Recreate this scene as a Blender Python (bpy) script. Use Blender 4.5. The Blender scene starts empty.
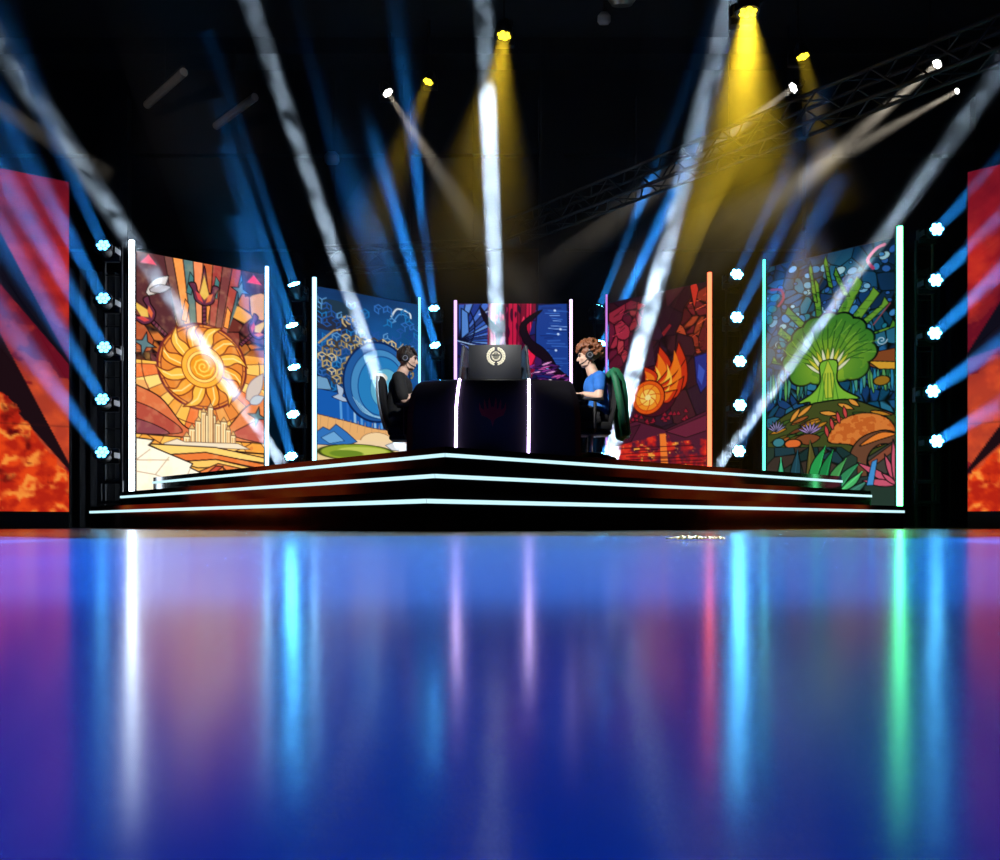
import bpy, bmesh, math, random
import numpy as np
from mathutils import Vector, Matrix

SC = bpy.context.scene
COL = SC.collection
rnd = random.Random(11)
F = 889.0          # focal length in pixels of the 1000 px wide frame
HZ = 525.0         # horizon row
CH = 0.043         # lens height above the floor

def P(px, py, d):
    """point at depth d that the photograph shows at (px, py)"""
    return Vector(((px - 500.0) / F * d, d, (HZ - py) / F * d + CH))

def lin(r, g, b):
    f = lambda c: (c / 255.0) / 12.92 if c <= 10 else ((c / 255.0 + 0.055) / 1.055) ** 2.4
    return (f(r), f(g), f(b))

# ------------------------------------------------------------------ materials
def mat(name, col, rough=0.5, metal=0.0, noise=0.0, scale=8.0, bump=0.0, spec=0.5, sheen=0.0):
    m = bpy.data.materials.new(name); m.use_nodes = True
    nt = m.node_tree; bs = nt.nodes['Principled BSDF']
    bs.inputs['Base Color'].default_value = (*col, 1)
    bs.inputs['Roughness'].default_value = rough
    bs.inputs['Metallic'].default_value = metal
    bs.inputs['Specular IOR Level'].default_value = spec
    if sheen: bs.inputs['Sheen Weight'].default_value = sheen
    tc = nt.nodes.new('ShaderNodeTexCoord'); nz = nt.nodes.new('ShaderNodeTexNoise')
    nz.inputs['Scale'].default_value = scale; nz.inputs['Detail'].default_value = 4
    nt.links.new(tc.outputs['Object'], nz.inputs['Vector'])
    mr = nt.nodes.new('ShaderNodeMapRange')
    mr.inputs['To Min'].default_value = max(0.02, rough - min(.06, rough * .4)); mr.inputs['To Max'].default_value = min(1, rough + min(.06, rough * .4))
    nt.links.new(nz.outputs['Fac'], mr.inputs['Value']); nt.links.new(mr.outputs['Result'], bs.inputs['Roughness'])
    if noise:
        mx = nt.nodes.new('ShaderNodeMix'); mx.data_type = 'RGBA'
        mx.inputs['A'].default_value = (*[c * (1 - noise) for c in col], 1)
        mx.inputs['B'].default_value = (*[min(1, c * (1 + noise)) for c in col], 1)
        nt.links.new(nz.outputs['Fac'], mx.inputs['Factor']); nt.links.new(mx.outputs['Result'], bs.inputs['Base Color'])
    if bump:
        bp = nt.nodes.new('ShaderNodeBump'); bp.inputs['Strength'].default_value = bump; bp.inputs['Distance'].default_value = 0.02
        nt.links.new(nz.outputs['Fac'], bp.inputs['Height']); nt.links.new(bp.outputs['Normal'], bs.inputs['Normal'])
    return m

def emit(name, col, strength, sampling='AUTO'):
    m = bpy.data.materials.new(name); m.use_nodes = True
    nt = m.node_tree; nt.nodes.clear()
    o = nt.nodes.new('ShaderNodeOutputMaterial'); e = nt.nodes.new('ShaderNodeEmission')
    e.inputs['Color'].default_value = (*col, 1); e.inputs['Strength'].default_value = strength
    nt.links.new(e.outputs[0], o.inputs['Surface'])
    m.cycles.emission_sampling = sampling
    return m

def screen_mat(name, strength=1.0):
    m = bpy.data.materials.new(name); m.use_nodes = True
    nt = m.node_tree; nt.nodes.clear()
    o = nt.nodes.new('ShaderNodeOutputMaterial'); e = nt.nodes.new('ShaderNodeEmission')
    a = nt.nodes.new('ShaderNodeAttribute'); a.attribute_name = 'pixel'
    e.inputs['Strength'].default_value = strength
    nt.links.new(a.outputs['Color'], e.inputs['Color']); nt.links.new(e.outputs[0], o.inputs['Surface'])
    m.cycles.emission_sampling = 'NONE'
    return m

# ------------------------------------------------------------------ mesh builder
class MB:
    def __init__(s): s.v = []; s.f = []
    def add(s, vs, fs):
        n = len(s.v); s.v += [tuple(x) for x in vs]; s.f += [tuple(i + n for i in f) for f in fs]; return s
    def box(s, c, d, rot=None):
        vs = [Vector((x * d[0] / 2, y * d[1] / 2, z * d[2] / 2)) for x in (-1, 1) for y in (-1, 1) for z in (-1, 1)]
        if rot is not None: vs = [rot @ v for v in vs]
        vs = [v + Vector(c) for v in vs]
        return s.add(vs, [(0, 1, 3, 2), (4, 6, 7, 5), (0, 4, 5, 1), (2, 3, 7, 6), (0, 2, 6, 4), (1, 5, 7, 3)])
    def bbox(s, c, d, b=0.01, rot=None):
        """box with chamfered edges"""
        hx, hy, hz = (x / 2 for x in d); b = min(b, hx * .9, hy * .9, hz * .9)
        bm = bmesh.new(); bmesh.ops.create_cube(bm, size=1)
        for v in bm.verts: v.co = Vector((v.co.x * d[0], v.co.y * d[1], v.co.z * d[2]))
        bmesh.ops.bevel(bm, geom=bm.edges[:], offset=b, segments=2, affect='EDGES', profile=0.5)
        for v in bm.verts:
            if rot is not None: v.co = rot @ v.co
            v.co += Vector(c)
        bm.verts.index_update()
        s.add([v.co for v in bm.verts], [[v.index for v in f.verts] for f in bm.faces]); bm.free(); return s
    def ring_loft(s, rings, cap0=True, cap1=True):
        n = len(rings[0]); vs = [p for r in rings for p in r]; fs = []
        for k in range(len(rings) - 1):
            for i in range(n):
                j = (i + 1) % n; fs.append((k * n + i, k * n + j, (k + 1) * n + j, (k + 1) * n + i))
        if cap0: fs.append(tuple(reversed(range(n))))
        if cap1: fs.append(tuple(range((len(rings) - 1) * n, len(rings) * n)))
        return s.add(vs, fs)
    def tube(s, pts, rad, n=10):
        pts = [Vector(p) for p in pts]
        if not hasattr(rad, '__len__'): rad = [rad] * len(pts)
        rings = []; up = None
        for k, p in enumerate(pts):
            t = (pts[min(k + 1, len(pts) - 1)] - pts[max(k - 1, 0)]).normalized()
            if up is None:
                up = Vector((0, 0, 1)) if abs(t.z) < .9 else Vector((1, 0, 0))
            a = t.cross(up).normalized(); b = a.cross(t).normalized(); up = b
            rings.append([p + (a * math.cos(2 * math.pi * i / n) + b * math.sin(2 * math.pi * i / n)) * rad[k] for i in range(n)])
        return s.ring_loft(rings)
    def capsule(s, p0, p1, r0, r1, n=12, m=4):
        p0, p1 = Vector(p0), Vector(p1); d = p1 - p0; L = d.length
        if L < 1e-6: d = Vector((0, 0, 1))
        t = d.normalized(); pts = []; rad = []
        for k in range(m + 1):
            a = math.pi / 2 * (k + .25) / (m + .25) if k else math.pi / 2 * .12
            pts.append(p0 - t * r0 * math.cos(a)); rad.append(r0 * math.sin(a))
        for k in range(m + 1):
            a = math.pi / 2 * (m - k + .25) / (m + .25) if k < m else math.pi / 2 * .12
            pts.append(p1 + t * r1 * math.cos(a)); rad.append(r1 * math.sin(a))
        return s.tube(pts, rad, n)
    def ell(s, c, r, rot=None, n=16, m=10):
        c = Vector(c); rings = []
        for k in range(m + 1):
            a = math.pi * (k + .0) / m; a = min(max(a, .06), math.pi - .06)
            ring = []
            for i in range(n):
                b = 2 * math.pi * i / n
                v = Vector((math.sin(a) * math.cos(b) * r[0], math.sin(a) * math.sin(b) * r[1], -math.cos(a) * r[2]))
                if rot is not None: v = rot @ v
                ring.append(v + c)
            rings.append(ring)
        return s.ring_loft(rings)
    def prism(s, poly, z0, z1):
        return s.ring_loft([[Vector((x, y, z0)) for x, y in poly], [Vector((x, y, z1)) for x, y in poly]])
    def lathe(s, prof, org=(0, 0, 0), rot=None, n=20):
        rings = []
        for r, z in prof:
            ring = []
            for i in range(n):
                v = Vector((max(r, 1e-4) * math.cos(2 * math.pi * i / n), max(r, 1e-4) * math.sin(2 * math.pi * i / n), z))
                if rot is not None: v = rot @ v
                ring.append(v + Vector(org))
            rings.append(ring)
        return s.ring_loft(rings)
    def mesh(s, name, material, smooth=None):
        me = bpy.data.meshes.new(name); me.from_pydata(s.v, [], s.f); me.validate(); me.update()
        bm = bmesh.new(); bm.from_mesh(me); bmesh.ops.recalc_face_normals(bm, faces=bm.faces[:]); bm.to_mesh(me); bm.free()
        if material: me.materials.append(material)
        if smooth:
            me.polygons.foreach_set('use_smooth', [True] * len(me.polygons))
            if smooth is not True:
                try: me.set_sharp_from_angle(angle=smooth)
                except Exception: pass
        return me
    def build(s, name, material, parent=None, smooth=0.6):
        o = bpy.data.objects.new(name, s.mesh(name, material, smooth)); COL.objects.link(o)
        if parent is not None: o.parent = parent; inv(o)
        return o

WORLD = {}
def inv(o):
    """keep world-built geometry in place under a moved parent"""
    p = o.parent; m = Matrix.Identity(4); chain = []
    while p is not None: chain.append(p); p = p.parent
    for q in reversed(chain): m = m @ q.matrix_parent_inverse @ q.matrix_basis
    o.matrix_parent_inverse = m.inverted()

def thing(name, label, cat, loc=(0, 0, 0), group=None, kind=None):
    o = bpy.data.objects.new(name, None); COL.objects.link(o); o.location = loc; o.empty_display_size = .1
    return tag(o, label, cat, group, kind)
def tag(o, label=None, cat=None, group=None, kind=None):
    if label: o['label'] = label
    if cat: o['category'] = cat
    if group: o['group'] = group
    if kind: o['kind'] = kind
    return o
def copy_tree(o, parent=None):
    c = o.copy(); COL.objects.link(c)
    if parent is not None: c.parent = parent
    for ch in [x for x in bpy.data.objects if x.parent == o and x != c]: copy_tree(ch, c)
    return c
def look_rot(d, up=Vector((0, 0, 1))):
    """rotation that carries local +Z onto direction d"""
    return Vector(d).normalized().to_track_quat('Z', 'Y').to_matrix()
def remeshed(mb, name, material, voxel, smooth_iter=6, fac=0.5):
    me = mb.mesh(name, material, True); o = bpy.data.objects.new(name, me); COL.objects.link(o)
    r = o.modifiers.new('r', 'REMESH'); r.mode = 'VOXEL'; r.voxel_size = voxel; r.use_smooth_shade = True
    if smooth_iter:
        q = o.modifiers.new('s', 'SMOOTH'); q.factor = fac; q.iterations = smooth_iter
    dg = bpy.context.evaluated_depsgraph_get(); dg.update()
    n = bpy.data.meshes.new_from_object(o.evaluated_get(dg)); n.name = name
    bpy.data.objects.remove(o)
    if not n.materials: n.materials.append(material)
    return n
def add_mesh(name, me, parent=None):
    o = bpy.data.objects.new(name, me); COL.objects.link(o)
    if parent is not None: o.parent = parent; inv(o)
    return o
# ------------------------------------------------------------------ painter for what the LED walls show
class Art:
    """canvas in units 0..W by 0..H (y down); one colour per LED pixel"""
    def __init__(s, W, H, nx, ny, base, squash=1.0):
        s.W, s.H, s.nx, s.ny = W, H, nx, ny
        xs = (np.arange(nx) + .5) / nx * W; ys = (np.arange(ny) + .5) / ny * H
        s.X, s.Y = np.meshgrid(xs, ys); s.Y = s.Y / squash; s.px = W / nx
        s.C = np.zeros((ny, nx, 3)); s.C[:] = base
        s.rg = np.random.RandomState(5)
    def noise(s, sc, seed=0, oct=3):
        out = np.zeros_like(s.X); amp = 1; tot = 0
        for o in range(oct):
            r = np.random.RandomState(seed + o * 17); G = r.rand(80, 80)
            x = s.X / sc * 2 ** o; y = s.Y / sc * 2 ** o
            i = np.floor(x).astype(int); j = np.floor(y).astype(int); fx = x - i; fy = y - j
            fx = fx * fx * (3 - 2 * fx); fy = fy * fy * (3 - 2 * fy); g = lambda a, b: G[b % 80, a % 80]
            out += amp * ((g(i, j) * (1 - fx) + g(i + 1, j) * fx) * (1 - fy) + (g(i, j + 1) * (1 - fx) + g(i + 1, j + 1) * fx) * fy)
            tot += amp; amp *= .5
        return out / tot
    def sd(s, poly):
        P_ = np.asarray(poly, float); x, y = s.X, s.Y
        d = np.full(x.shape, 1e18); ins = np.zeros(x.shape, bool); n = len(P_)
        for i in range(n):
            a = P_[i]; b = P_[(i + 1) % n]; ex, ey = b - a; wx = x - a[0]; wy = y - a[1]
            t = np.clip((wx * ex + wy * ey) / max(ex * ex + ey * ey, 1e-9), 0, 1)
            d = np.minimum(d, (wx - ex * t) ** 2 + (wy - ey * t) ** 2)
            c = (a[1] > y) != (b[1] > y)
            ins ^= c & (x < (b[0] - a[0]) * (y - a[1]) / (b[1] - a[1] + 1e-12) + a[0])
        d = np.sqrt(d); return np.where(ins, -d, d)
    def sdl(s, pts):
        P_ = np.asarray(pts, float); d = np.full(s.X.shape, 1e18)
        for i in range(len(P_) - 1):
            a = P_[i]; e = P_[i + 1] - a; wx = s.X - a[0]; wy = s.Y - a[1]
            t = np.clip((wx * e[0] + wy * e[1]) / max(e @ e, 1e-9), 0, 1)
            d = np.minimum(d, (wx - e[0] * t) ** 2 + (wy - e[1] * t) ** 2)
        return np.sqrt(d)
    def sde(s, cx, cy, rx, ry, rot=0):
        c, n = math.cos(rot), math.sin(rot); dx = s.X - cx; dy = s.Y - cy
        u = (dx * c + dy * n) / rx; v = (-dx * n + dy * c) / ry
        return (np.sqrt(u * u + v * v) - 1) * min(rx, ry)
    def put(s, a, col):
        a = np.clip(a, 0, 1)[..., None]; s.C = s.C * (1 - a) + np.asarray(col) * a
    def cov(s, d): return np.clip(.5 - d / s.px, 0, 1)
    def fill(s, d, col, line=None, lw=.6, clip=None):
        a = s.cov(d)
        if clip is not None: a = a * clip
        s.put(a, col)
        if line is not None:
            b = s.cov(np.abs(d) - lw / 2)
            if clip is not None: b = b * clip
            s.put(b, line)
        return a
    def poly(s, pts, col, line=None, lw=.6, clip=None): return s.fill(s.sd(pts), col, line, lw, clip)
    def line(s, pts, col, lw=.6, clip=None):
        a = s.cov(s.sdl(pts) - lw / 2)
        if clip is not None: a = a * clip
        s.put(a, col)
    def cells(s, mask, n, pal, seed, lead=None, lw=.6, stretch=(1, 1), jit=.12):
        """leaded glass: random panes inside a mask"""
        r = np.random.RandomState(seed); px = r.rand(n) * s.W; py = r.rand(n) * s.H
        d1 = np.full(s.X.shape, 1e18); d2 = d1.copy(); idx = np.zeros(s.X.shape, int)
        for k in range(n):
            d = np.sqrt(((s.X - px[k]) * stretch[0]) ** 2 + ((s.Y - py[k]) * stretch[1]) ** 2)
            lt = d < d1; d2 = np.where(lt, d1, np.minimum(d2, d)); d1 = np.where(lt, d, d1); idx = np.where(lt, k, idx)
        cc = np.asarray(pal)[r.randint(len(pal), size=n)] * (1 + (r.rand(n, 1) - .5) * 2 * jit)
        m = np.clip(mask, 0, 1)[..., None]
        s.C = s.C * (1 - m) + cc[idx] * m
        if lead is not None: s.put(s.cov((d2 - d1) / 2 - lw / 2) * mask, lead)
    def rays(s, mask, cx, cy, edges, cols, lead=None, lw=.6):
        """panes between angles, fanning from (cx, cy)"""
        an = np.arctan2(s.Y - cy, s.X - cx); r = np.hypot(s.X - cx, s.Y - cy)
        for k in range(len(edges) - 1):
            a = ((an >= edges[k]) & (an < edges[k + 1])) * mask; s.put(a, cols[k % len(cols)])
        if lead is not None:
            for e in edges:
                dd = np.abs(np.sin(an - e)) * r; ok = np.cos(an - e) > 0
                s.put(s.cov(dd - lw / 2) * ok * mask, lead)

def curve(pts, n=10, closed=False):
    P_ = [np.asarray(p, float) for p in pts]; out = []; m = len(P_)
    rngs = range(m) if closed else range(m - 1)
    for i in rngs:
        if closed: p0, p1, p2, p3 = P_[(i - 1) % m], P_[i], P_[(i + 1) % m], P_[(i + 2) % m]
        else: p0, p1, p2, p3 = P_[max(i - 1, 0)], P_[i], P_[i + 1], P_[min(i + 2, m - 1)]
        for k in range(n):
            t = k / n
            out.append(.5 * (2 * p1 + (p2 - p0) * t + (2 * p0 - 5 * p1 + 4 * p2 - p3) * t * t + (3 * p1 - p0 - 3 * p2 + p3) * t ** 3))
    if not closed: out.append(P_[-1])
    return [tuple(p) for p in out]
def leaf(x0, y0, x1, y1, w, bend=0.0, n=7):
    """pointed leaf outline from base to tip"""
    dx, dy = x1 - x0, y1 - y0; L = math.hypot(dx, dy); nx, ny = -dy / L, dx / L; a = []; b = []
    for k in range(n + 1):
        t = k / n; h = w * math.sin(math.pi * min(1, t * .9 + .1)) * (1 if t < 1 else 0); o = bend * math.sin(math.pi * t)
        cx, cy = x0 + dx * t + nx * o, y0 + dy * t + ny * o
        a.append((cx + nx * h / 2, cy + ny * h / 2)); b.append((cx - nx * h / 2, cy - ny * h / 2))
    return a + b[::-1]
INK = np.array([.10, .05, .06])

def art_sun():
    c = lambda *a: np.array(a) / 255.
    A = Art(100, 196, 170, 334, c(150, 70, 50)); one = np.ones_like(A.X)
    up = (A.Y < 92) * 1.
    A.cells(one, 230, [c(160, 76, 44), c(196, 110, 50), c(120, 52, 44), c(214, 150, 70), c(92, 44, 50), c(180, 96, 40)], 3, INK, .7)
    # fan of panes towards the top
    fan = A.cov(A.sd([(38, 70), (5, -20), (95, -20), (62, 70)])) * up
    pal = [c(120, 60, 60), c(170, 70, 60), c(70, 100, 110), c(236, 130, 60), c(150, 90, 80), c(230, 200, 150), c(120, 74, 66), c(244, 150, 74), c(90, 120, 120), c(246, 140, 90), c(190, 90, 50), c(160, 60, 56)]
    ed = np.linspace(-math.pi / 2 - .60, -math.pi / 2 + .60, 21)
    A.rays(fan, 50, 128, ed, pal, INK, .7)
    low = np.clip((A.Y - 22) / 44, 0, 1) * fan
    A.put(low * .42, c(240, 206, 140))
    for i, e in enumerate(ed[:-1]):
        m = (e + ed[i + 1]) / 2
        for r0, col in ((92, c(250, 150, 70)), (112, c(70, 120, 120))):
            if (i + int(r0)) % 3 == 0:
                x, y = 50 + r0 * math.cos(m), 128 + r0 * math.sin(m)
                A.poly([(x - 3, y + 8), (x, y - 8), (x + 3, y - 4), (x + 1, y + 9)], col, INK, .5, fan)
    # dark upper corners with pink triangles
    A.poly([(0, -2), (20, -2), (30, 52), (22, 62), (0, 40)], c(86, 44, 48), INK, .6)
    A.poly([(100, -2), (80, -2), (84, 20), (100, 14)], c(66, 34, 46), INK, .6)
    A.poly([(3, 8), (9, 1), (15, 8)], c(232, 80, 104)); A.poly([(85, 9), (91, 2), (98, 9)], c(240, 60, 88))
    A.poly(leaf(8, 30, 24, 14, 9), c(206, 196, 190), INK, .6); A.poly(leaf(10, 27, 26, 22, 6), c(176, 170, 176), INK, .5)
    # glowing lower sky of long radiating panes
    sky = A.cov(A.sde(50, 76, 62, 62)) * (A.Y > 66) + (A.Y > 96) * 1.
    A.rays(np.clip(sky, 0, 1), 50, 78, np.linspace(-.35, math.pi + .35, 20),
           [c(240, 160, 64), c(252, 196, 96), c(228, 140, 60), c(255, 214, 120), c(236, 120, 60), c(250, 186, 80)], c(90, 40, 30), .5)
    for k, rr in enumerate((46, 58, 70)):
        A.fill(np.abs(A.sde(50, 78, rr, rr * .95)) - .3, c(70, 30, 26), None, clip=(A.Y > 70) * 1.)
    A.put((A.noise(16, 4) > .62) * (A.Y > 92) * .35, c(200, 84, 50))
    # banner sides of the sky sweeping down
    A.poly(curve([(0, 96), (18, 104), (34, 122), (46, 131), (0, 131)], 6) , c(214, 110, 66), INK, .9)
    A.poly(curve([(0, 108), (16, 114), (34, 128), (0, 131)], 6), c(176, 76, 60), INK, .6)
    A.poly(curve([(0, 120), (14, 124), (24, 130), (0, 131)], 6), c(140, 70, 76), INK, .6)
    A.poly(curve([(100, 96), (84, 106), (70, 122), (58, 131), (100, 133)], 6), c(226, 130, 76), INK, .9)
    A.poly(curve([(100, 112), (84, 120), (74, 128), (100, 133)], 6), c(190, 92, 76), INK, .6)
    # the sun: a plain disc with a collar of pointed, slightly swept rays
    A.fill(A.sde(50, 78, 34.5, 32), c(226, 132, 52), c(110, 40, 40), 1.6)
    A.fill(np.abs(A.sde(50, 78, 32, 29.6)) - .35, c(110, 40, 40))
    for k in range(16):
        a = 2 * math.pi * k / 16
        A.line([(50 + 32 * math.cos(a), 78 + 29.6 * math.sin(a)), (50 + 34.5 * math.cos(a), 78 + 32 * math.sin(a))], c(110, 40, 40), .6)
    N = 12
    for k in range(N):
        a = 2 * math.pi * k / N + .1; w = math.pi / N
        f = lambda r, t: (50 + r * math.cos(t), 78 + r * .95 * math.sin(t))
        pts = curve([f(14, a - w), f(23, a - w * .55), f(31, a + .04), f(36 if k % 2 else 33, a + .34)], 5)[:-1] + curve([f(36 if k % 2 else 33, a + .34), f(28, a + w * .8), f(21, a + w * 1.1), f(14, a + w)], 5)
        A.poly(pts, c(252, 186, 70) if k % 2 else c(246, 160, 52), c(112, 44, 24), .9)
        A.line([f(17, a - .05), f(26, a + .06), f(31, a + .2)], c(255, 224, 140), 1.0)
    A.fill(A.sde(50, 78, 16.5, 15.7), c(250, 176, 60), c(150, 70, 24), .8)
    A.fill(A.sde(50, 78, 12.5, 11.9), c(255, 214, 110), c(196, 110, 40), .6)
    A.fill(A.sde(50, 78, 10, 9.5), c(236, 150, 34), c(170, 84, 26), .6)
    sp = [(50 + (8.4 - .42 * k) * math.cos(.75 * k), 78 + (8 - .4 * k) * math.sin(.75 * k)) for k in range(19)]
    A.line(sp, c(255, 212, 90), 1.1)
    # three flower-headed staffs around it
    for (bx, by, ang, s_) in ((51, 46, 0, 1.0), (22, 58, -.85, .95), (80, 58, .8, .9)):
        R_ = lambda x, y: (bx + s_ * (x * math.cos(ang) - y * math.sin(ang)), by + s_ * (x * math.sin(ang) + y * math.cos(ang)))
        A.poly([R_(-1.6, 0), R_(1.6, 0), R_(1.6, -15), R_(-1.6, -15)], c(110, 50, 70), INK, .8)
        for q in range(5): A.line([R_(-1.6, -2 - q * 3), R_(1.6, -3 - q * 3)], INK, .6)
        A.poly([R_(*p) for p in curve([(0, -14), (-7, -17), (-9, -24), (-12, -29), (-7, -30), (-5, -24), (-3, -26), (0, -44), (3, -26), (5, -24), (7, -30), (12, -29), (9, -24), (7, -17)], 4, True)], c(96, 44, 66), INK, .9)
        A.poly([R_(*p) for p in ((0, -18), (-4, -22), (0, -38), (4, -22))], c(226, 180, 80), c(120, 60, 50), .6)
        A.poly([R_(*p) for p in ((-5, -18), (-1, -16), (-3, -22), (-7, -24))], c(210, 70, 70)); A.poly([R_(*p) for p in ((5, -18), (1, -16), (3, -22), (7, -24))], c(220, 100, 60))
    # grey-blue stars and pale leaves
    for (sx, sy, r_) in ((6, 66, 9), (80, 16, 8), (94, 112, 8)):
        pts = []
        for k in range(8):
            q = r_ if k % 2 == 0 else r_ * .32; t = math.pi * k / 4 + .2
            pts.append((sx + q * math.cos(t), sy + q * math.sin(t)))
        A.poly(pts, c(90, 120, 126), INK, .7)
    A.poly(leaf(86, 100, 99, 78, 11), c(206, 190, 180), c(130, 110, 120), .6); A.poly(leaf(88, 102, 100, 96, 7), c(190, 200, 210), c(120, 110, 130), .5)
    # pale castle on the horizon
    W_ = c(250, 226, 170); L_ = c(96, 66, 50)
    for (x, w, t, b) in ((39, 5, 125, 138), (44, 5, 119, 138), (48.5, 4, 112, 138), (52, 8, 114, 138), (54, 4, 108, 138), (59.5, 5, 120, 138), (64, 5, 118, 138), (68, 4, 124, 138), (72, 4, 128, 138), (35, 5, 131, 138)):
        A.poly([(x, t), (x + w, t), (x + w, b), (x, b)], W_, L_, .6)
        A.poly([(x, t), (x + w / 2, t - 3.5), (x + w, t)], c(226, 176, 110), L_, .5)
        A.line([(x + w * .4, t + 2), (x + w * .4, b)], c(222, 160, 96), .9); A.line([(x + w * .8, t + 2), (x + w * .8, b)], c(206, 140, 84), .6)
    A.poly([(20, 137), (30, 133), (36, 135), (78, 134), (88, 138), (20, 139)], c(238, 220, 190), L_, .5)
    # dunes
    A.poly([(0, 138), (100, 141), (100, 200), (0, 200)], c(244, 176, 80), INK, 1.2)
    for (pts, col) in (([(8, 138), (60, 138), (100, 144), (100, 148), (50, 143), (24, 145)], c(252, 206, 110)), ([(24, 145), (52, 142), (100, 149), (100, 153), (60, 147), (30, 150)], c(230, 120, 56)),
                       ([(30, 150), (60, 147), (100, 154), (100, 158), (70, 152), (46, 154)], c(250, 196, 100)), ([(44, 158), (62, 150), (80, 153), (100, 160), (100, 200), (54, 200)], c(236, 130, 66)),
                       ([(48, 162), (60, 152), (66, 152), (56, 160), (56, 166)], c(196, 76, 54)), ([(58, 164), (62, 156), (76, 154), (84, 160), (70, 172)], c(222, 100, 66)), ([(80, 154), (100, 160), (100, 168)], c(246, 176, 90)), ([(66, 153), (72, 158), (70, 168)], c(240, 120, 80))):
        A.poly(pts, col, INK, .8)
    A.poly([(0, 134), (13, 135), (9, 139), (20, 143), (42, 151), (40, 154), (54, 160), (64, 170), (30, 190), (0, 178)], c(255, 246, 222), INK, .9)
    for q in (((0, 150), (24, 149)), ((24, 147), (14, 160)), ((14, 160), (36, 168)), ((10, 142), (0, 150)), ((40, 155), (34, 168)), ((0, 158), (14, 160))): A.line(q, c(180, 150, 120), .6)
    A.poly([(0, 172), (4, 176), (10, 176), (14, 186), (30, 190), (24, 200), (0, 200)], c(206, 110, 90), INK, .9)
    A.line([(0, 196), (10, 180)], INK, .7); A.line([(10, 180), (22, 196)], INK, .6)
    A.put((A.noise(5, 8) - .5) * .6, c(255, 220, 150)); A.put(np.exp(-((A.X - 50) ** 2 + (A.Y - 80) ** 2) / 900.) * .0, c(255, 236, 170))
    return A

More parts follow.
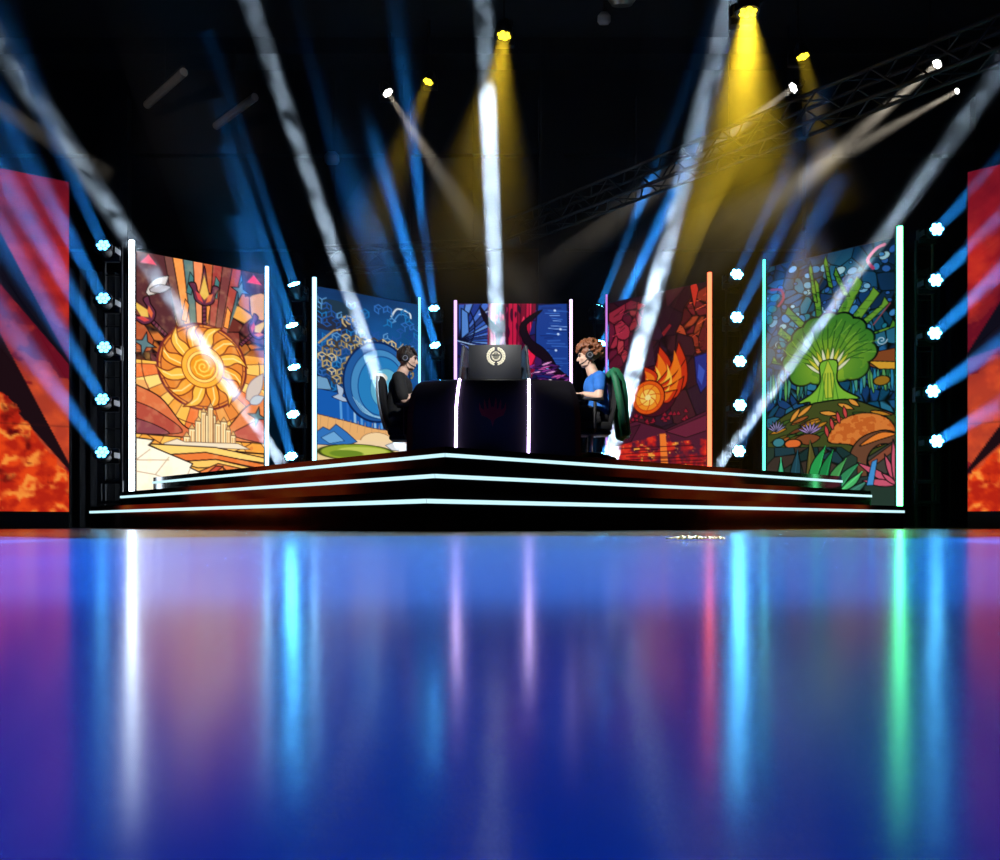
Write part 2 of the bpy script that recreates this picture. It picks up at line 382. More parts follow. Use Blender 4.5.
def art_water():
    c = lambda *a: np.array(a) / 255.
    A = Art(100, 196, 150, 296, c(24, 64, 120), .75); one = np.ones_like(A.X)
    A.C[:] = c(24, 72, 130) * (1 - .0 * A.X[..., None]); g = A.noise(30, 2)[..., None]
    A.C = A.C * (.65 + .7 * g); A.put(np.clip((A.X - 40) / 60, 0, 1) * .55, c(20, 96, 160))
    A.put(np.clip(1 - A.Y / 40, 0, 1) * .5, c(24, 44, 84))
    # dark clouds and curls
    A.poly(curve([(0, 14), (20, 12), (34, 20), (26, 30), (0, 28)], 5), c(34, 56, 76), c(20, 60, 110), .8)
    A.poly(curve([(0, 28), (22, 30), (36, 40), (24, 48), (0, 46)], 5), c(40, 46, 66), c(24, 60, 110), .8)
    sp = [(30 + (7 - .4 * k) * math.cos(.6 * k + 2), 33 + (7 - .4 * k) * math.sin(.6 * k + 2)) for k in range(16)]
    A.line(sp, c(196, 170, 120), 1.8)
    A.line(curve([(72, 20), (78, 10), (90, 12), (92, 18)], 5), c(220, 230, 236), 1.8); A.line(curve([(74, 26), (80, 16), (88, 16)], 5), c(80, 150, 220), 1.2)
    # honeycomb of chevrons, gold in the middle and blue towards the edge
    r = np.random.RandomState(4)
    gx, gy = 9.0, 10.5
    for j in range(17):
        for i in range(13):
            x = i * gx + (j % 2) * gx / 2 - 4; y = 14 + j * gy * .75
            dd = math.hypot((x - 48) / 58, (y - 78) / 38)
            if y > 116 or (dd > 1.0 and r.rand() < .28): continue
            gold = dd < .80 and r.rand() < .9
            col = [c(196, 172, 118), c(160, 138, 96), c(216, 196, 150)][r.randint(3)] if gold else [c(50, 110, 190), c(36, 84, 160), c(90, 150, 206), c(30, 120, 190), c(24, 70, 140)][r.randint(5)]
            hexa = [(x + gx * .50 * math.sin(q * math.pi / 3), y + gy * .50 * math.cos(q * math.pi / 3)) for q in range(7)]; k0 = r.randint(6)
            if gold: A.line(hexa, c(70, 60, 50), 2.0)
            A.line([hexa[(k0 + q) % 6] for q in range(5 if gold else 3 + r.randint(3))], col, 1.3)
            A.line([(x, y), ((hexa[k0][0] + x) / 2, (hexa[k0][1] + y) / 2)], col, 1.2); A.line([(x, y), hexa[(k0 + 2) % 6]], col, 1.1); A.line([(x, y), hexa[(k0 + 4) % 6]], col, 1.1)
    A.line([(2, 62), (16, 46), (22, 44)], c(196, 160, 100), 1.6); A.line([(66, 74), (84, 50)], c(180, 160, 120), 1.0)
    # sea
    A.poly([(0, 112), (30, 116), (100, 118), (100, 160), (0, 160)], c(24, 92, 178), c(16, 40, 90), .8)
    for k in range(12):
        x = 22 + k * 6.5; A.line([(x, 116), (x + 1.5, 158)], [c(90, 160, 226), c(40, 110, 200), c(150, 196, 232)][k % 3], 2.2)
    A.poly([(0, 98), (10, 100), (14, 112), (0, 113)], c(110, 160, 200), INK, .6)
    A.poly([(18, 104), (26, 110), (24, 118), (34, 124), (24, 124), (14, 120), (20, 116)], c(170, 190, 216), c(20, 30, 70), .7)
    # round orb of water with ripples
    A.fill(A.sde(58, 98, 33, 46, .10), c(36, 92, 160), c(14, 36, 84), 1.8)
    A.fill(A.sde(60, 100, 28, 40, .10), c(70, 140, 196), c(20, 60, 120), .8)
    A.fill(A.sde(62, 102, 23, 34, .10), c(40, 128, 192), c(18, 64, 130), .8)
    A.fill(A.sde(66, 104, 15, 23, .10), c(96, 176, 208), c(40, 110, 170), .8)
    A.fill(A.sde(62, 92, 6, 5), c(220, 214, 200))
    for k in range(5): A.line(curve([(34 + k * 3, 118 + k * 3), (44 + k * 3, 134 + k), (62 + k * 3, 138 + k)], 5), c(150, 196, 224), .6)
    # shore with a low sun and a green island
    A.poly(curve([(0, 140), (30, 146), (60, 152), (100, 150)], 5) + [(100, 200), (0, 200)], c(236, 176, 110), c(60, 40, 40), .8)
    for k in range(14): A.line([(4 + k * 7, 142 + k * .6), (3 + k * 7, 158)], c(200, 150, 100), .5)
    A.fill(A.sde(58, 168, 17, 12), c(248, 216, 166), c(150, 110, 80), .6); A.poly([(36, 166), (82, 166), (82, 184), (36, 184)], c(246, 214, 170))
    A.poly([(0, 160), (6, 154), (12, 157), (18, 150), (28, 158), (38, 168), (30, 172), (0, 174)], c(50, 116, 190), c(20, 40, 80), .8)
    A.poly([(4, 166), (16, 158), (26, 168), (12, 172)], c(110, 170, 220), c(20, 60, 110), .6)
    A.poly([(66, 170), (76, 165), (100, 168), (100, 176), (72, 175)], c(226, 230, 232), c(60, 80, 110), .6)
    A.poly([(0, 174), (100, 176), (100, 200), (0, 200)], c(236, 206, 150))
    A.fill(A.sde(38, 180, 36, 9, -.03), c(150, 170, 50), c(50, 60, 20), .9); A.fill(A.sde(44, 178, 24, 4.5, -.03), c(196, 206, 90))
    A.fill(A.sde(28, 182, 16, 4, -.03), c(110, 140, 40)); A.poly([(80, 172), (100, 172), (100, 188), (78, 186)], c(244, 246, 246)); A.poly([(86, 184), (90, 174), (93, 185)], c(90, 150, 200))
    return A

def art_wings():
    c = lambda *a: np.array(a) / 255.
    A = Art(100, 196, 150, 296, c(30, 22, 60), .72); one = np.ones_like(A.X)
    A.cells(one, 90, [c(26, 30, 90), c(40, 20, 66), c(20, 24, 60), c(60, 24, 84)], 7, c(12, 8, 24), .8)
    # left fan of blue panes
    fan = A.cov(A.sd([(2, 2), (26, 0), (44, 12), (32, 26), (30, 66), (2, 66)]))
    A.rays(fan, 2, 46, np.linspace(-1.6, 1.1, 19), [c(50, 90, 180), c(96, 140, 214), c(30, 56, 140), c(70, 110, 200), c(40, 60, 120)], c(10, 14, 40), 1.1)
    A.poly([(4, 6), (10, 12), (11, 36), (4, 44)], c(80, 130, 206), c(10, 14, 40), 1.0); A.line(curve([(12, 10), (16, 26), (14, 44), (8, 56)], 5), c(10, 14, 40), 1.2); A.line([(0, 46), (40, 60)], c(150, 180, 226), 1.4); A.line([(4, 50), (36, 72)], c(110, 130, 200), 1.2); A.line([(20, 14), (34, 7)], c(190, 206, 236), 1.2)
    # crimson hanging folds
    drape = A.cov(A.sd([(28, -2), (72, -2), (64, 40), (70, 80), (58, 116), (26, 116)]))
    r = np.random.RandomState(3); x = 26
    while x < 72:
        w = 1.5 + r.rand() * 3.5
        A.poly([(x, -2), (x + w, -2), (x + w + r.rand() * 3 - 1, 116), (x - r.rand() * 2, 116)], [c(120, 14, 46), c(190, 24, 66), c(70, 12, 44), c(44, 14, 48), c(216, 36, 80), c(30, 14, 40)][r.randint(6)], c(40, 6, 26), .5, drape); x += w
    for k in range(40):
        x = 28 + r.rand() * 38; y = r.rand() * 70; A.poly(leaf(x, y, x + r.rand() * 4 - 2, y + 8 + r.rand() * 10, 1.6 + r.rand() * 1.6), [c(230, 50, 90), c(60, 10, 40), c(30, 12, 40), c(150, 30, 80)][r.randint(4)], None, .5, drape)
    A.poly([(62, 44), (68, 56), (70, 66), (64, 86)], c(226, 30, 70), c(50, 6, 30), .8)
    # right wing, night blue with streaks of light
    A.poly([(72, 2), (98, 0), (100, 92), (88, 80), (80, 60), (70, 50), (70, 30)], c(28, 60, 140), c(10, 14, 40), 1.0)
    for k in range(26):
        y = 6 + k * 3.1; x = 72 + r.rand() * 14; A.line([(x, y), (x + 6 + r.rand() * 12, y + r.rand() * 3 - 1)], [c(60, 110, 200), c(120, 160, 226), c(20, 36, 100), c(44, 86, 170)][r.randint(4)], .9)
    for (x, y) in ((87, 9), (92, 32), (88, 58), (90, 38)): A.fill(A.sde(x, y, 1.1, 1.4), c(190, 214, 250))
    # dark twisting trunk
    A.poly(curve([(76, 8), (68, 20), (62, 28), (66, 44), (76, 54), (84, 66), (90, 80), (100, 92), (100, 100), (86, 88), (78, 72), (66, 60), (58, 44), (56, 28), (64, 16)], 4, True), c(22, 12, 24), c(8, 4, 10), .6)
    A.poly(curve([(20, 2), (30, 20), (40, 34), (34, 36), (24, 22)], 4, True), c(20, 14, 30))
    # violet shards below
    for k in range(40):
        x = 50 + r.rand() * 50; y = 74 + r.rand() * 40; a = -.6 + r.rand() * .8
        A.poly(leaf(x, y, x + 11 * math.cos(a), y + 11 * math.sin(a), 2.6), [c(130, 50, 140), c(190, 80, 160), c(80, 30, 100), c(226, 150, 210), c(60, 24, 90)][r.randint(5)], c(20, 8, 30), .4)
    A.poly([(0, 66), (30, 78), (30, 200), (0, 200)], c(34, 26, 90), c(10, 8, 30), .8)
    for (x, y) in ((76, 96), (80, 99), (83, 95), (79, 101)): A.fill(A.sde(x, y, 1.5, 1.2), c(236, 214, 226))
    A.put((A.Y > 108) * 1., c(40, 20, 60))
    return A

def art_fire():
    c = lambda *a: np.array(a) / 255.
    A = Art(100, 196, 150, 296, c(52, 20, 34), .8); one = np.ones_like(A.X)
    A.cells(one, 70, [c(56, 22, 34), c(44, 18, 32), c(66, 26, 38), c(50, 24, 44)], 12, c(26, 10, 20), .9)
    lead = c(30, 8, 18); r = np.random.RandomState(6)
    # cracked rock on both sides
    for (pts, pal) in (([(-2, 12), (24, 2), (40, 10), (34, 34), (22, 42), (22, 60), (12, 78), (-2, 84)], [c(120, 30, 52), c(150, 40, 60), c(96, 24, 48), c(166, 54, 66)]),
                       ([(78, 22), (88, 10), (101, 4), (101, 70), (90, 72), (86, 54), (70, 46), (76, 34)], [c(150, 48, 36), c(110, 30, 38), c(176, 66, 40), c(90, 24, 34)])):
        m = A.cov(A.sd(pts)); A.cells(m, 150, pal, 21, lead, .8, (1, .6)); A.fill(np.abs(A.sd(pts)) - .5, lead)
        for k in range(160):
            x = r.rand() * 100; y = r.rand() * 84; A.line([(x, y), (x + 5 + r.rand() * 6, y - 7 * r.rand())], pal[r.randint(4)] * (1.5 if k % 3 == 0 else .5), .7, m)
    A.poly([(84, 2), (88, -8), (92, 6), (88, 26)], c(210, 50, 40), lead, .7); A.poly([(56, 44), (64, 36), (66, 38), (58, 48)], c(130, 30, 40))
    A.poly([(24, 40), (44, 36), (52, 96), (30, 100), (16, 84)], c(60, 30, 50), None)
    A.poly([(88, 74), (101, 72), (101, 104), (94, 112), (90, 100)], c(40, 44, 130), c(20, 14, 50), .9); A.poly([(92, 82), (98, 90), (95, 104), (91, 96)], c(60, 84, 190))
    # ember ball on dark stone with tongues of flame streaming off it
    A.fill(A.sde(48, 104, 24, 27), c(70, 14, 34), c(30, 6, 18), 1.0)
    cx, cy = 42, 110
    for k, (a, L, w, b) in enumerate(((-1.35, 54, 12, 9), (-1.05, 62, 13, 14), (-.75, 52, 12, 12), (-.45, 40, 10, 8), (-.15, 30, 8, 5), (-1.7, 34, 9, 6))):
        x0, y0 = cx + 8 * math.cos(a), cy + 8 * math.sin(a)
        A.poly(leaf(x0, y0, cx + L * math.cos(a), cy + L * math.sin(a), w * 1.5, b, 9), c(206, 50, 24), c(60, 8, 14), 1.0)
        A.poly(leaf(x0, y0, cx + L * .86 * math.cos(a), cy + L * .86 * math.sin(a), w * .9, b * .9, 9), c(244, 120, 30), None)
        A.poly(leaf(x0, y0, cx + L * .62 * math.cos(a), cy + L * .62 * math.sin(a), w * .42, b * .7, 9), c(255, 196, 70), None)
    A.fill(A.sde(cx, cy, 17, 18), c(236, 90, 24), c(80, 12, 14), 1.2); A.fill(A.sde(cx, cy, 13, 14), c(250, 150, 40), c(190, 60, 20), .8)
    A.fill(A.sde(cx, cy, 8.5, 9), c(255, 206, 90), c(224, 110, 30), .7)
    for k in range(7):
        t = k * 2 * math.pi / 7; A.line(curve([(cx + 3 * math.cos(t), cy + 3 * math.sin(t)), (cx + 8 * math.cos(t + .5), cy + 8 * math.sin(t + .5)), (cx + 15 * math.cos(t + .8), cy + 16 * math.sin(t + .8))], 4), c(210, 70, 20), .8)
    A.fill(A.sde(cx, cy, 3, 3), c(255, 236, 150))
    for k in range(26):
        x = 20 + r.rand() * 62; y = 128 + r.rand() * 10; A.poly([(x, y), (x + 2 + r.rand() * 2, y - 4), (x + 5, y + 1)], c(150, 24, 50), lead, .4)
    # ground, then glowing lava
    A.poly([(0, 140), (30, 134), (60, 146), (101, 130), (101, 200), (0, 200)], c(84, 28, 52), lead, 1.0)
    A.poly([(60, 148), (101, 134), (101, 150), (80, 156)], c(110, 34, 60), lead, .8); A.poly([(0, 144), (34, 138), (24, 156), (0, 160)], c(70, 24, 44), lead, .8)
    lav = A.cov(A.sd([(4, 160), (46, 152), (62, 148), (66, 160), (101, 158), (101, 196), (0, 196)])); n = A.noise(9, 3, 4); n2 = A.noise(4, 9, 3)
    A.put(lav * np.clip((n - .36) * 5, 0, 1), c(190, 30, 36)); A.put(lav * np.clip((n * .6 + n2 * .4 - .5) * 7, 0, 1), c(232, 54, 36))
    A.put(lav * np.clip((n2 - .68) * 8, 0, 1), c(255, 170, 70)); A.poly([(54, 150), (60, 150), (64, 200), (56, 200)], c(255, 130, 50), None)
    for k in range(10):
        y = 162 + k * 3.2; A.line([(r.rand() * 40, y), (50 + r.rand() * 50, y + r.rand() * 3)], c(60, 12, 24), .9)
    return A

def art_tree():
    c = lambda *a: np.array(a) / 255.
    A = Art(100, 196, 180, 354, c(18, 40, 60), .82); one = np.ones_like(A.X); K = c(6, 14, 14); r = np.random.RandomState(9)
    A.cells(one, 240, [c(20, 60, 110), c(28, 84, 130), c(20, 50, 84), c(40, 110, 140), c(16, 70, 100)], 31, K, .8)
    A.put(np.clip((A.X - 70) / 30, 0, 1) * np.clip(1 - A.Y / 90, 0, 1) * .7, c(10, 30, 34)); A.put(np.clip(1 - A.Y / 26, 0, 1) * .55, c(10, 24, 50))
    for k in range(90):
        x = r.rand() * 100; y = 6 + r.rand() * 84; q = 1 + r.rand() * 2.6
        A.fill(A.sde(x, y, q * 1.3, q, r.rand() * 3), [c(60, 130, 190), c(110, 170, 206), c(40, 90, 160), c(150, 196, 210), c(30, 120, 140)][r.randint(5)], K, .5)
    for (x, y, q) in ((46, 52, 4), (54, 58, 3.4), (60, 50, 3), (40, 60, 3), (90, 84, 4), (84, 88, 3)):
        A.line([(x + q * (1 - .05 * k) * math.cos(.5 * k), y + q * (1 - .05 * k) * math.sin(.5 * k)) for k in range(18)], c(170, 206, 226), .8)
    A.line(curve([(4, 22), (12, 24), (14, 32), (10, 38)], 5), c(150, 50, 90), 2.2); A.line(curve([(84, 22), (80, 14), (86, 6), (92, 4)], 5), c(170, 60, 100), 2.4)
    # leafy stalks fanning up behind the tree
    for (x0, y0, x1, y1, w) in ((38, 70, 18, 44, 9), (34, 84, 12, 62, 10), (44, 64, 40, 24, 6), (24, 96, 6, 88, 8), (56, 64, 72, 30, 10), (62, 72, 84, 42, 10), (66, 80, 98, 72, 8), (52, 30, 48, 6, 4), (72, 70, 92, 52, 7), (30, 76, 10, 76, 6), (40, 40, 36, 8, 3.5), (64, 40, 56, 18, 5)):
        m = A.poly([(x0 - w * .4, y0), (x1 - w * .3, y1 + 2), (x1, y1 - 4), (x1 + w * .45, y1 + 2), (x0 + w * .5, y0 + 2)], c(70, 130, 40), K, .9)
        for q in range(1, 5):
            t = q / 5; x = x0 + (x1 - x0) * t; y = y0 + (y1 - y0) * t; A.line([(x - w * .6, y - 1), (x + w * .6, y + 2)], c(20, 56, 24), .7, m)
        A.put(m * (A.noise(7, 5) > .52) * .5, c(130, 180, 60))
    A.line([(84, 70), (96, 54)], c(140, 70, 80), .9)
    # reeds beside the trunk
    for k in range(70):
        x = r.rand() * 100; y = 128 - r.rand() * 6; h = 14 + r.rand() * 22
        if 34 < x < 66: continue
        A.poly(leaf(x, y, x + r.rand() * 6 - 3, y - h, 2.8), [c(40, 110, 110), c(70, 150, 130), c(30, 90, 60), c(90, 160, 90), c(40, 130, 170)][r.randint(5)], K, .45)
    A.poly([(76, 94), (101, 92), (101, 104), (88, 108), (76, 102)], c(130, 70, 36), K, .8); A.poly([(80, 100), (101, 104), (101, 110), (88, 108)], c(216, 160, 50), K, .7)
    A.fill(A.sde(90, 118, 6, 4), c(150, 110, 30), K, .7)
    # the tree: a broad scalloped crown on a flared trunk
    trunk = curve([(44, 96), (44, 112), (38, 122), (26, 130), (36, 130), (33, 138), (43, 132), (48, 144), (53, 133), (62, 139), (60, 131), (74, 131), (62, 122), (57, 112), (57, 96)], 4, True)
    A.poly(trunk, c(104, 168, 50), K, 1.4)
    cr = []
    for k in range(9):
        t = math.pi + (k / 8) * math.pi; cr.append((50 + 27 * math.cos(t), 92 + 30 * math.sin(t), 10))
    lob = [(50, 88, 24)] + cr + [(30, 104, 11), (70, 104, 11), (42, 106, 9), (60, 106, 9), (38, 92, 14), (62, 92, 14)]
    d = np.full(A.X.shape, 1e9)
    for (x, y, q) in lob: d = np.minimum(d, A.sde(x, y, q, q * .95))
    a = A.fill(d, c(58, 122, 40), K, 1.6)
    A.put(a * np.clip(1.1 - np.hypot(A.X - 52, A.Y - 98) / 34, 0, 1), c(156, 190, 50)); A.put(a * (A.noise(10, 3) > .55) * .3, c(40, 110, 40))
    for k in range(15):
        t = math.pi + .1 + (k / 14) * (math.pi - .2); x1, y1 = 50 + 33 * math.cos(t), 94 + 34 * math.sin(t)
        A.line(curve([(50, 112), (50 + 12 * math.cos(t), 98 + 10 * math.sin(t)), (x1, y1)], 5), c(24, 70, 28), .7)
    for k in range(26):
        t = math.pi + .05 + (k / 25) * (math.pi - .1); q = 18 + (k * 7 % 5) * 3; A.line([(50 + q * math.cos(t), 96 + q * math.sin(t)), (50 + (q + 9) * math.cos(t + .12), 95 + (q + 9) * math.sin(t + .12))], c(30, 84, 30) if k % 2 else c(120, 176, 60), .6)
    for k in range(11):
        t = math.pi + .3 + (k / 10) * (math.pi - .6); A.poly(leaf(50 + 5 * math.cos(t), 108 + 6 * math.sin(t), 50 + 19 * math.cos(t), 100 + 18 * math.sin(t), 3), c(206, 200, 60) if k % 2 else c(224, 226, 190), c(60, 100, 30), .5)
    A.poly(trunk, c(122, 184, 56), None); A.line(trunk + trunk[:1], K, 1.1); A.poly([(46, 108), (50, 94), (55, 108), (54, 128), (48, 128)], c(180, 200, 60), c(60, 110, 30), .5)
    for k in range(5): A.line([(46 + k * 2, 106), (42 + k * 4, 130)], c(50, 110, 36), .6)
    # mound of earth and fallen leaves
    A.poly(curve([(0, 152), (14, 140), (34, 132), (66, 131), (86, 140), (101, 148)], 5) + [(101, 200), (0, 200)], c(66, 76, 34), K, 1.3)
    for k in range(26):
        x = 14 + r.rand() * 74; y = 136 + r.rand() * 22 + abs(x - 50) * .12; s_ = -1 if x < 50 else 1
        A.poly(leaf(x, y, x + s_ * (10 + r.rand() * 8), y + 4 + r.rand() * 2, 3.2), [c(196, 130, 40), c(90, 80, 30), c(110, 60, 36), c(160, 90, 40), c(60, 90, 40)][r.randint(5)], K, .6)
    for (x0, y0, x1, y1) in ((26, 142, 38, 132), (20, 146, 28, 134), (58, 134, 70, 140), (66, 131, 74, 138), (44, 140, 58, 143)): A.poly(leaf(x0, y0, x1, y1, 4), c(226, 150, 60), K, .7)
    # rounded orange shell-backed hump and arch of bark
    A.poly(curve([(50, 166), (58, 150), (76, 144), (94, 150), (100, 166), (80, 176), (66, 170)], 5, True), c(200, 100, 40), K, 1.1)
    hm = A.cov(A.sd(curve([(50, 166), (58, 150), (76, 144), (94, 150), (100, 166), (80, 176), (66, 170)], 5, True)))
    A.put(hm * (A.noise(3, 12, 2) > .5) * .5, c(240, 150, 70))
    for (x, y) in ((50, 158), (54, 152), (59, 147), (64, 143)): A.poly(leaf(x, y + 4, x - 2, y - 7, 3), c(206, 70, 70), K, .6)
    A.poly(curve([(70, 200), (66, 182), (74, 166), (90, 160), (101, 164), (101, 172), (88, 172), (80, 182), (80, 200)], 5), c(110, 70, 50), K, 1.1)
    A.poly(curve([(74, 172), (88, 162), (100, 164), (88, 168)], 5, True), c(236, 130, 50), K, .8)
    A.poly([(80, 182), (101, 168), (101, 200), (80, 200)], c(70, 66, 60), K, .9); A.poly([(80, 186), (100, 170), (101, 176), (82, 192)], c(140, 76, 56), K, .7)
    A.poly(curve([(24, 162), (34, 158), (44, 162), (34, 168)], 5, True), c(130, 70, 40), K, .8); A.fill(A.sde(22, 166, 7, 4), c(230, 110, 50), K, .8); A.fill(A.sde(10, 164, 5, 4), c(60, 130, 140), K, .7); A.fill(A.sde(26, 172, 4, 3), c(216, 96, 50), K, .7)
    for k in range(7):
        t = -math.pi / 2 + (k - 3) * .35; A.poly(leaf(36, 158, 36 + 12 * math.cos(t), 158 + 11 * math.sin(t), 1.8), c(170, 140, 200), K, .4)
        A.poly(leaf(8, 154, 8 + 10 * math.cos(t), 154 + 11 * math.sin(t), 1.6), c(150, 140, 190), K, .4)
    # undergrowth in front
    A.poly([(0, 168), (30, 170), (60, 172), (72, 182), (72, 245), (0, 245)], c(30, 50, 54), K, 1.0); A.poly([(60, 200), (101, 196), (101, 245), (60, 245)], c(44, 60, 58), K, .8)
    A.cells(A.cov(A.sd([(0, 168), (30, 170), (60, 172), (72, 182), (72, 202), (101, 206), (101, 245), (0, 245)])), 120, [c(30, 60, 70), c(24, 50, 50), c(40, 60, 50), c(60, 50, 44)], 8, K, .7)
    for (x0, y0, x1, y1, w, b, col) in ((22, 200, 26, 168, 9, 0, c(30, 70, 84)), (34, 200, 36, 160, 8, 2, c(90, 84, 40)), (12, 200, 12, 174, 6, 0, c(60, 170, 120)), (40, 198, 48, 166, 9, -4, c(40, 160, 80)), (46, 200, 54, 170, 8, -3, c(30, 130, 70)),
                                       (52, 200, 64, 178, 8, -3, c(70, 150, 80)), (56, 200, 74, 182, 7, -3, c(50, 140, 90)), (60, 196, 76, 190, 6, 1, c(80, 190, 110)), (62, 200, 80, 198, 6, 1, c(60, 120, 100))):
        y0 += 14; y1 += 4; A.poly(leaf(x0, y0, x1, y1, w, b), col, K, .9); A.line([(x0, y0), ((x0 + x1) / 2 + b * .2, (y0 + y1) / 2), (x1, y1)], col * 1.35, .6)
    for (x1, y1, w) in ((72, 176, 6), (92, 170, 4.5), (98, 158, 4.5), (76, 192, 6), (90, 186, 4)): A.poly(leaf(100, 206, x1, y1 + 10, w), c(210, 90, 116), K, .8)
    A.poly([(83, 186), (87, 184), (84, 206), (79, 206)], c(70, 150, 220), K, .5)
    return A

def art_magma(x0, x1, e):
    c = lambda *a: np.array(a) / 255.
    A = Art(130, 200, 150, 230, c(120, 20, 34)); n = A.noise(26, 2, 4); n2 = A.noise(9, 6, 4); n3 = A.noise(5, 14, 3)
    X, Y = A.X, A.Y
    A.C[:] = c(104, 16, 34); A.put(np.clip((n - .38) * 3, 0, 1) * .8, c(190, 34, 34)); A.put(np.clip((n2 * .6 + n * .4 - .5) * 4, 0, 1) * np.clip(Y / 120, 0.15, 1), c(220, 70, 40)); A.put(np.clip((n - .45) * 2, 0, 1) * (Y < 40) * .6, c(110, 16, 52))
    A.put(np.clip((Y - 70) / 60, 0, 1) * .45 * (n > .4), c(240, 110, 50))
    sx = (X - x0) / (x1 - x0)
    la, la2, lb, lb2 = (p + q * sx for p, q in e)
    dark = c(16, 14, 26)
    A.put(A.cov(np.maximum(la - Y, Y - la2)), dark); A.put(A.cov(np.maximum(lb - Y, Y - lb2)), c(30, 14, 20))
    low = A.cov(lb2 - Y + (n2 - .5) * 16)
    A.put(low, c(184, 36, 20)); fl = np.sin((X * .35 + Y * .9) * .35 + n2 * 9)
    A.put(low * np.clip((n3 * .5 + n2 * .5 - .42) * 5, 0, 1), c(236, 70, 24)); A.put(low * np.clip(fl - .2, 0, 1) * 1.3 * np.clip((n3 - .36) * 4, 0, 1), c(255, 150, 60)); A.put(low * np.clip((.38 - n2) * 6, 0, 1), c(90, 12, 14))
    A.put(A.cov(np.abs(Y - 148) - .25) * .6, c(60, 20, 20))
    return A
# ------------------------------------------------------------------ render look
SC.view_settings.view_transform = 'Standard'; SC.view_settings.look = 'None'
SC.view_settings.gamma = 1.0; SC.view_settings.use_curve_mapping = False
SC.view_settings.exposure = 0.0
SC.cycles.use_denoising = True
SC.cycles.max_bounces = 6; SC.cycles.diffuse_bounces = 2; SC.cycles.glossy_bounces = 3; SC.cycles.volume_bounces = 0
SC.cycles.transparent_max_bounces = 24; SC.cycles.sample_clamp_indirect = 6.0
SC.cycles.caustics_reflective = False

cam = bpy.data.cameras.new('camera'); camo = bpy.data.objects.new('camera', cam); COL.objects.link(camo)
camo.location = (0, 0, CH); camo.rotation_euler = (math.pi / 2, 0, 0)
cam.sensor_width = 36; cam.lens = F / 1000 * 36; cam.shift_y = (HZ - 430) / 1000; cam.clip_start = .01; cam.clip_end = 100
SC.camera = camo

w = bpy.data.worlds.new('hall_dim'); SC.world = w; w.use_nodes = True
w.node_tree.nodes['Background'].inputs['Color'].default_value = (.30, .45, 1, 1)
w.node_tree.nodes['Background'].inputs['Strength'].default_value = .008

# ------------------------------------------------------------------ materials
M = {
    'black': mat('black_paint', (.012, .012, .014), .5, scale=30),
    'drape': mat('black_drape', (.006, .006, .008), .9, noise=.4, scale=3, bump=.3),
    'hall': mat('dark_hall_wall', (.016, .016, .019), .85, noise=.3, scale=2),
    'gloss': mat('black_gloss_panel', (.004, .004, .005), .12, scale=6, spec=.6),
    'satin': mat('black_satin_laminate', (.010, .009, .013), .38, scale=20),
    'plastic': mat('black_plastic', (.012, .012, .013), .42, scale=25),
    'darkgrey': mat('dark_grey_metal', (.03, .03, .034), .45, .6, scale=18),
    'alu': mat('brushed_aluminium', (.35, .36, .38), .35, .9, scale=40),
    'truss': mat('dull_truss_metal', (.012, .012, .013), .6, .2, scale=30),
    'floor': None,
    'skin': mat('skin', (.62, .40, .30), .5, noise=.08, scale=30, spec=.35),
    'hair_dark': mat('dark_brown_hair', (.024, .014, .009), .5, noise=.6, scale=60, bump=.5),
    'hair_red': mat('auburn_hair', (.20, .070, .028), .5, noise=.6, scale=50, bump=.5),
    'tee_black': mat('black_cotton', (.007, .007, .007), .85, noise=.3, scale=30, bump=.3),
    'tee_blue': mat('blue_cotton', (.016, .14, .52), .8, noise=.2, scale=25, bump=.3),
    'tee_under': mat('light_blue_print', (.10, .32, .75), .8, noise=.5, scale=40),
    'denim': mat('black_trouser_cloth', (.012, .012, .016), .85, noise=.4, scale=40, bump=.2),
    'green': mat('green_jacket_cloth', (.010, .13, .055), .6, noise=.35, scale=9, bump=.5),
    'fabric': mat('black_chair_fabric', (.013, .013, .014), .75, noise=.3, scale=60, bump=.2),
    'piping': mat('pale_grey_leather', (.50, .53, .56), .5, scale=20),
    'gold': mat('pale_gold_print', (.80, .76, .58), .5, scale=30),
    'maroon': mat('dark_red_vinyl', (.30, .012, .030), .5, scale=30),
    'board': mat('charcoal_board', (.018, .020, .024), .5, scale=12),
    'tubegrey': mat('dusty_grey_enamel', (.42, .37, .32), .6, noise=.2, scale=10),
    'tape': mat('yellow_tape', (.80, .55, .12), .6, noise=.4, scale=60, bump=.6),
    'white': mat('white_plastic', (.7, .7, .7), .4, scale=20),
    'eye': mat('dark_eye', (.02, .015, .012), .2),
}
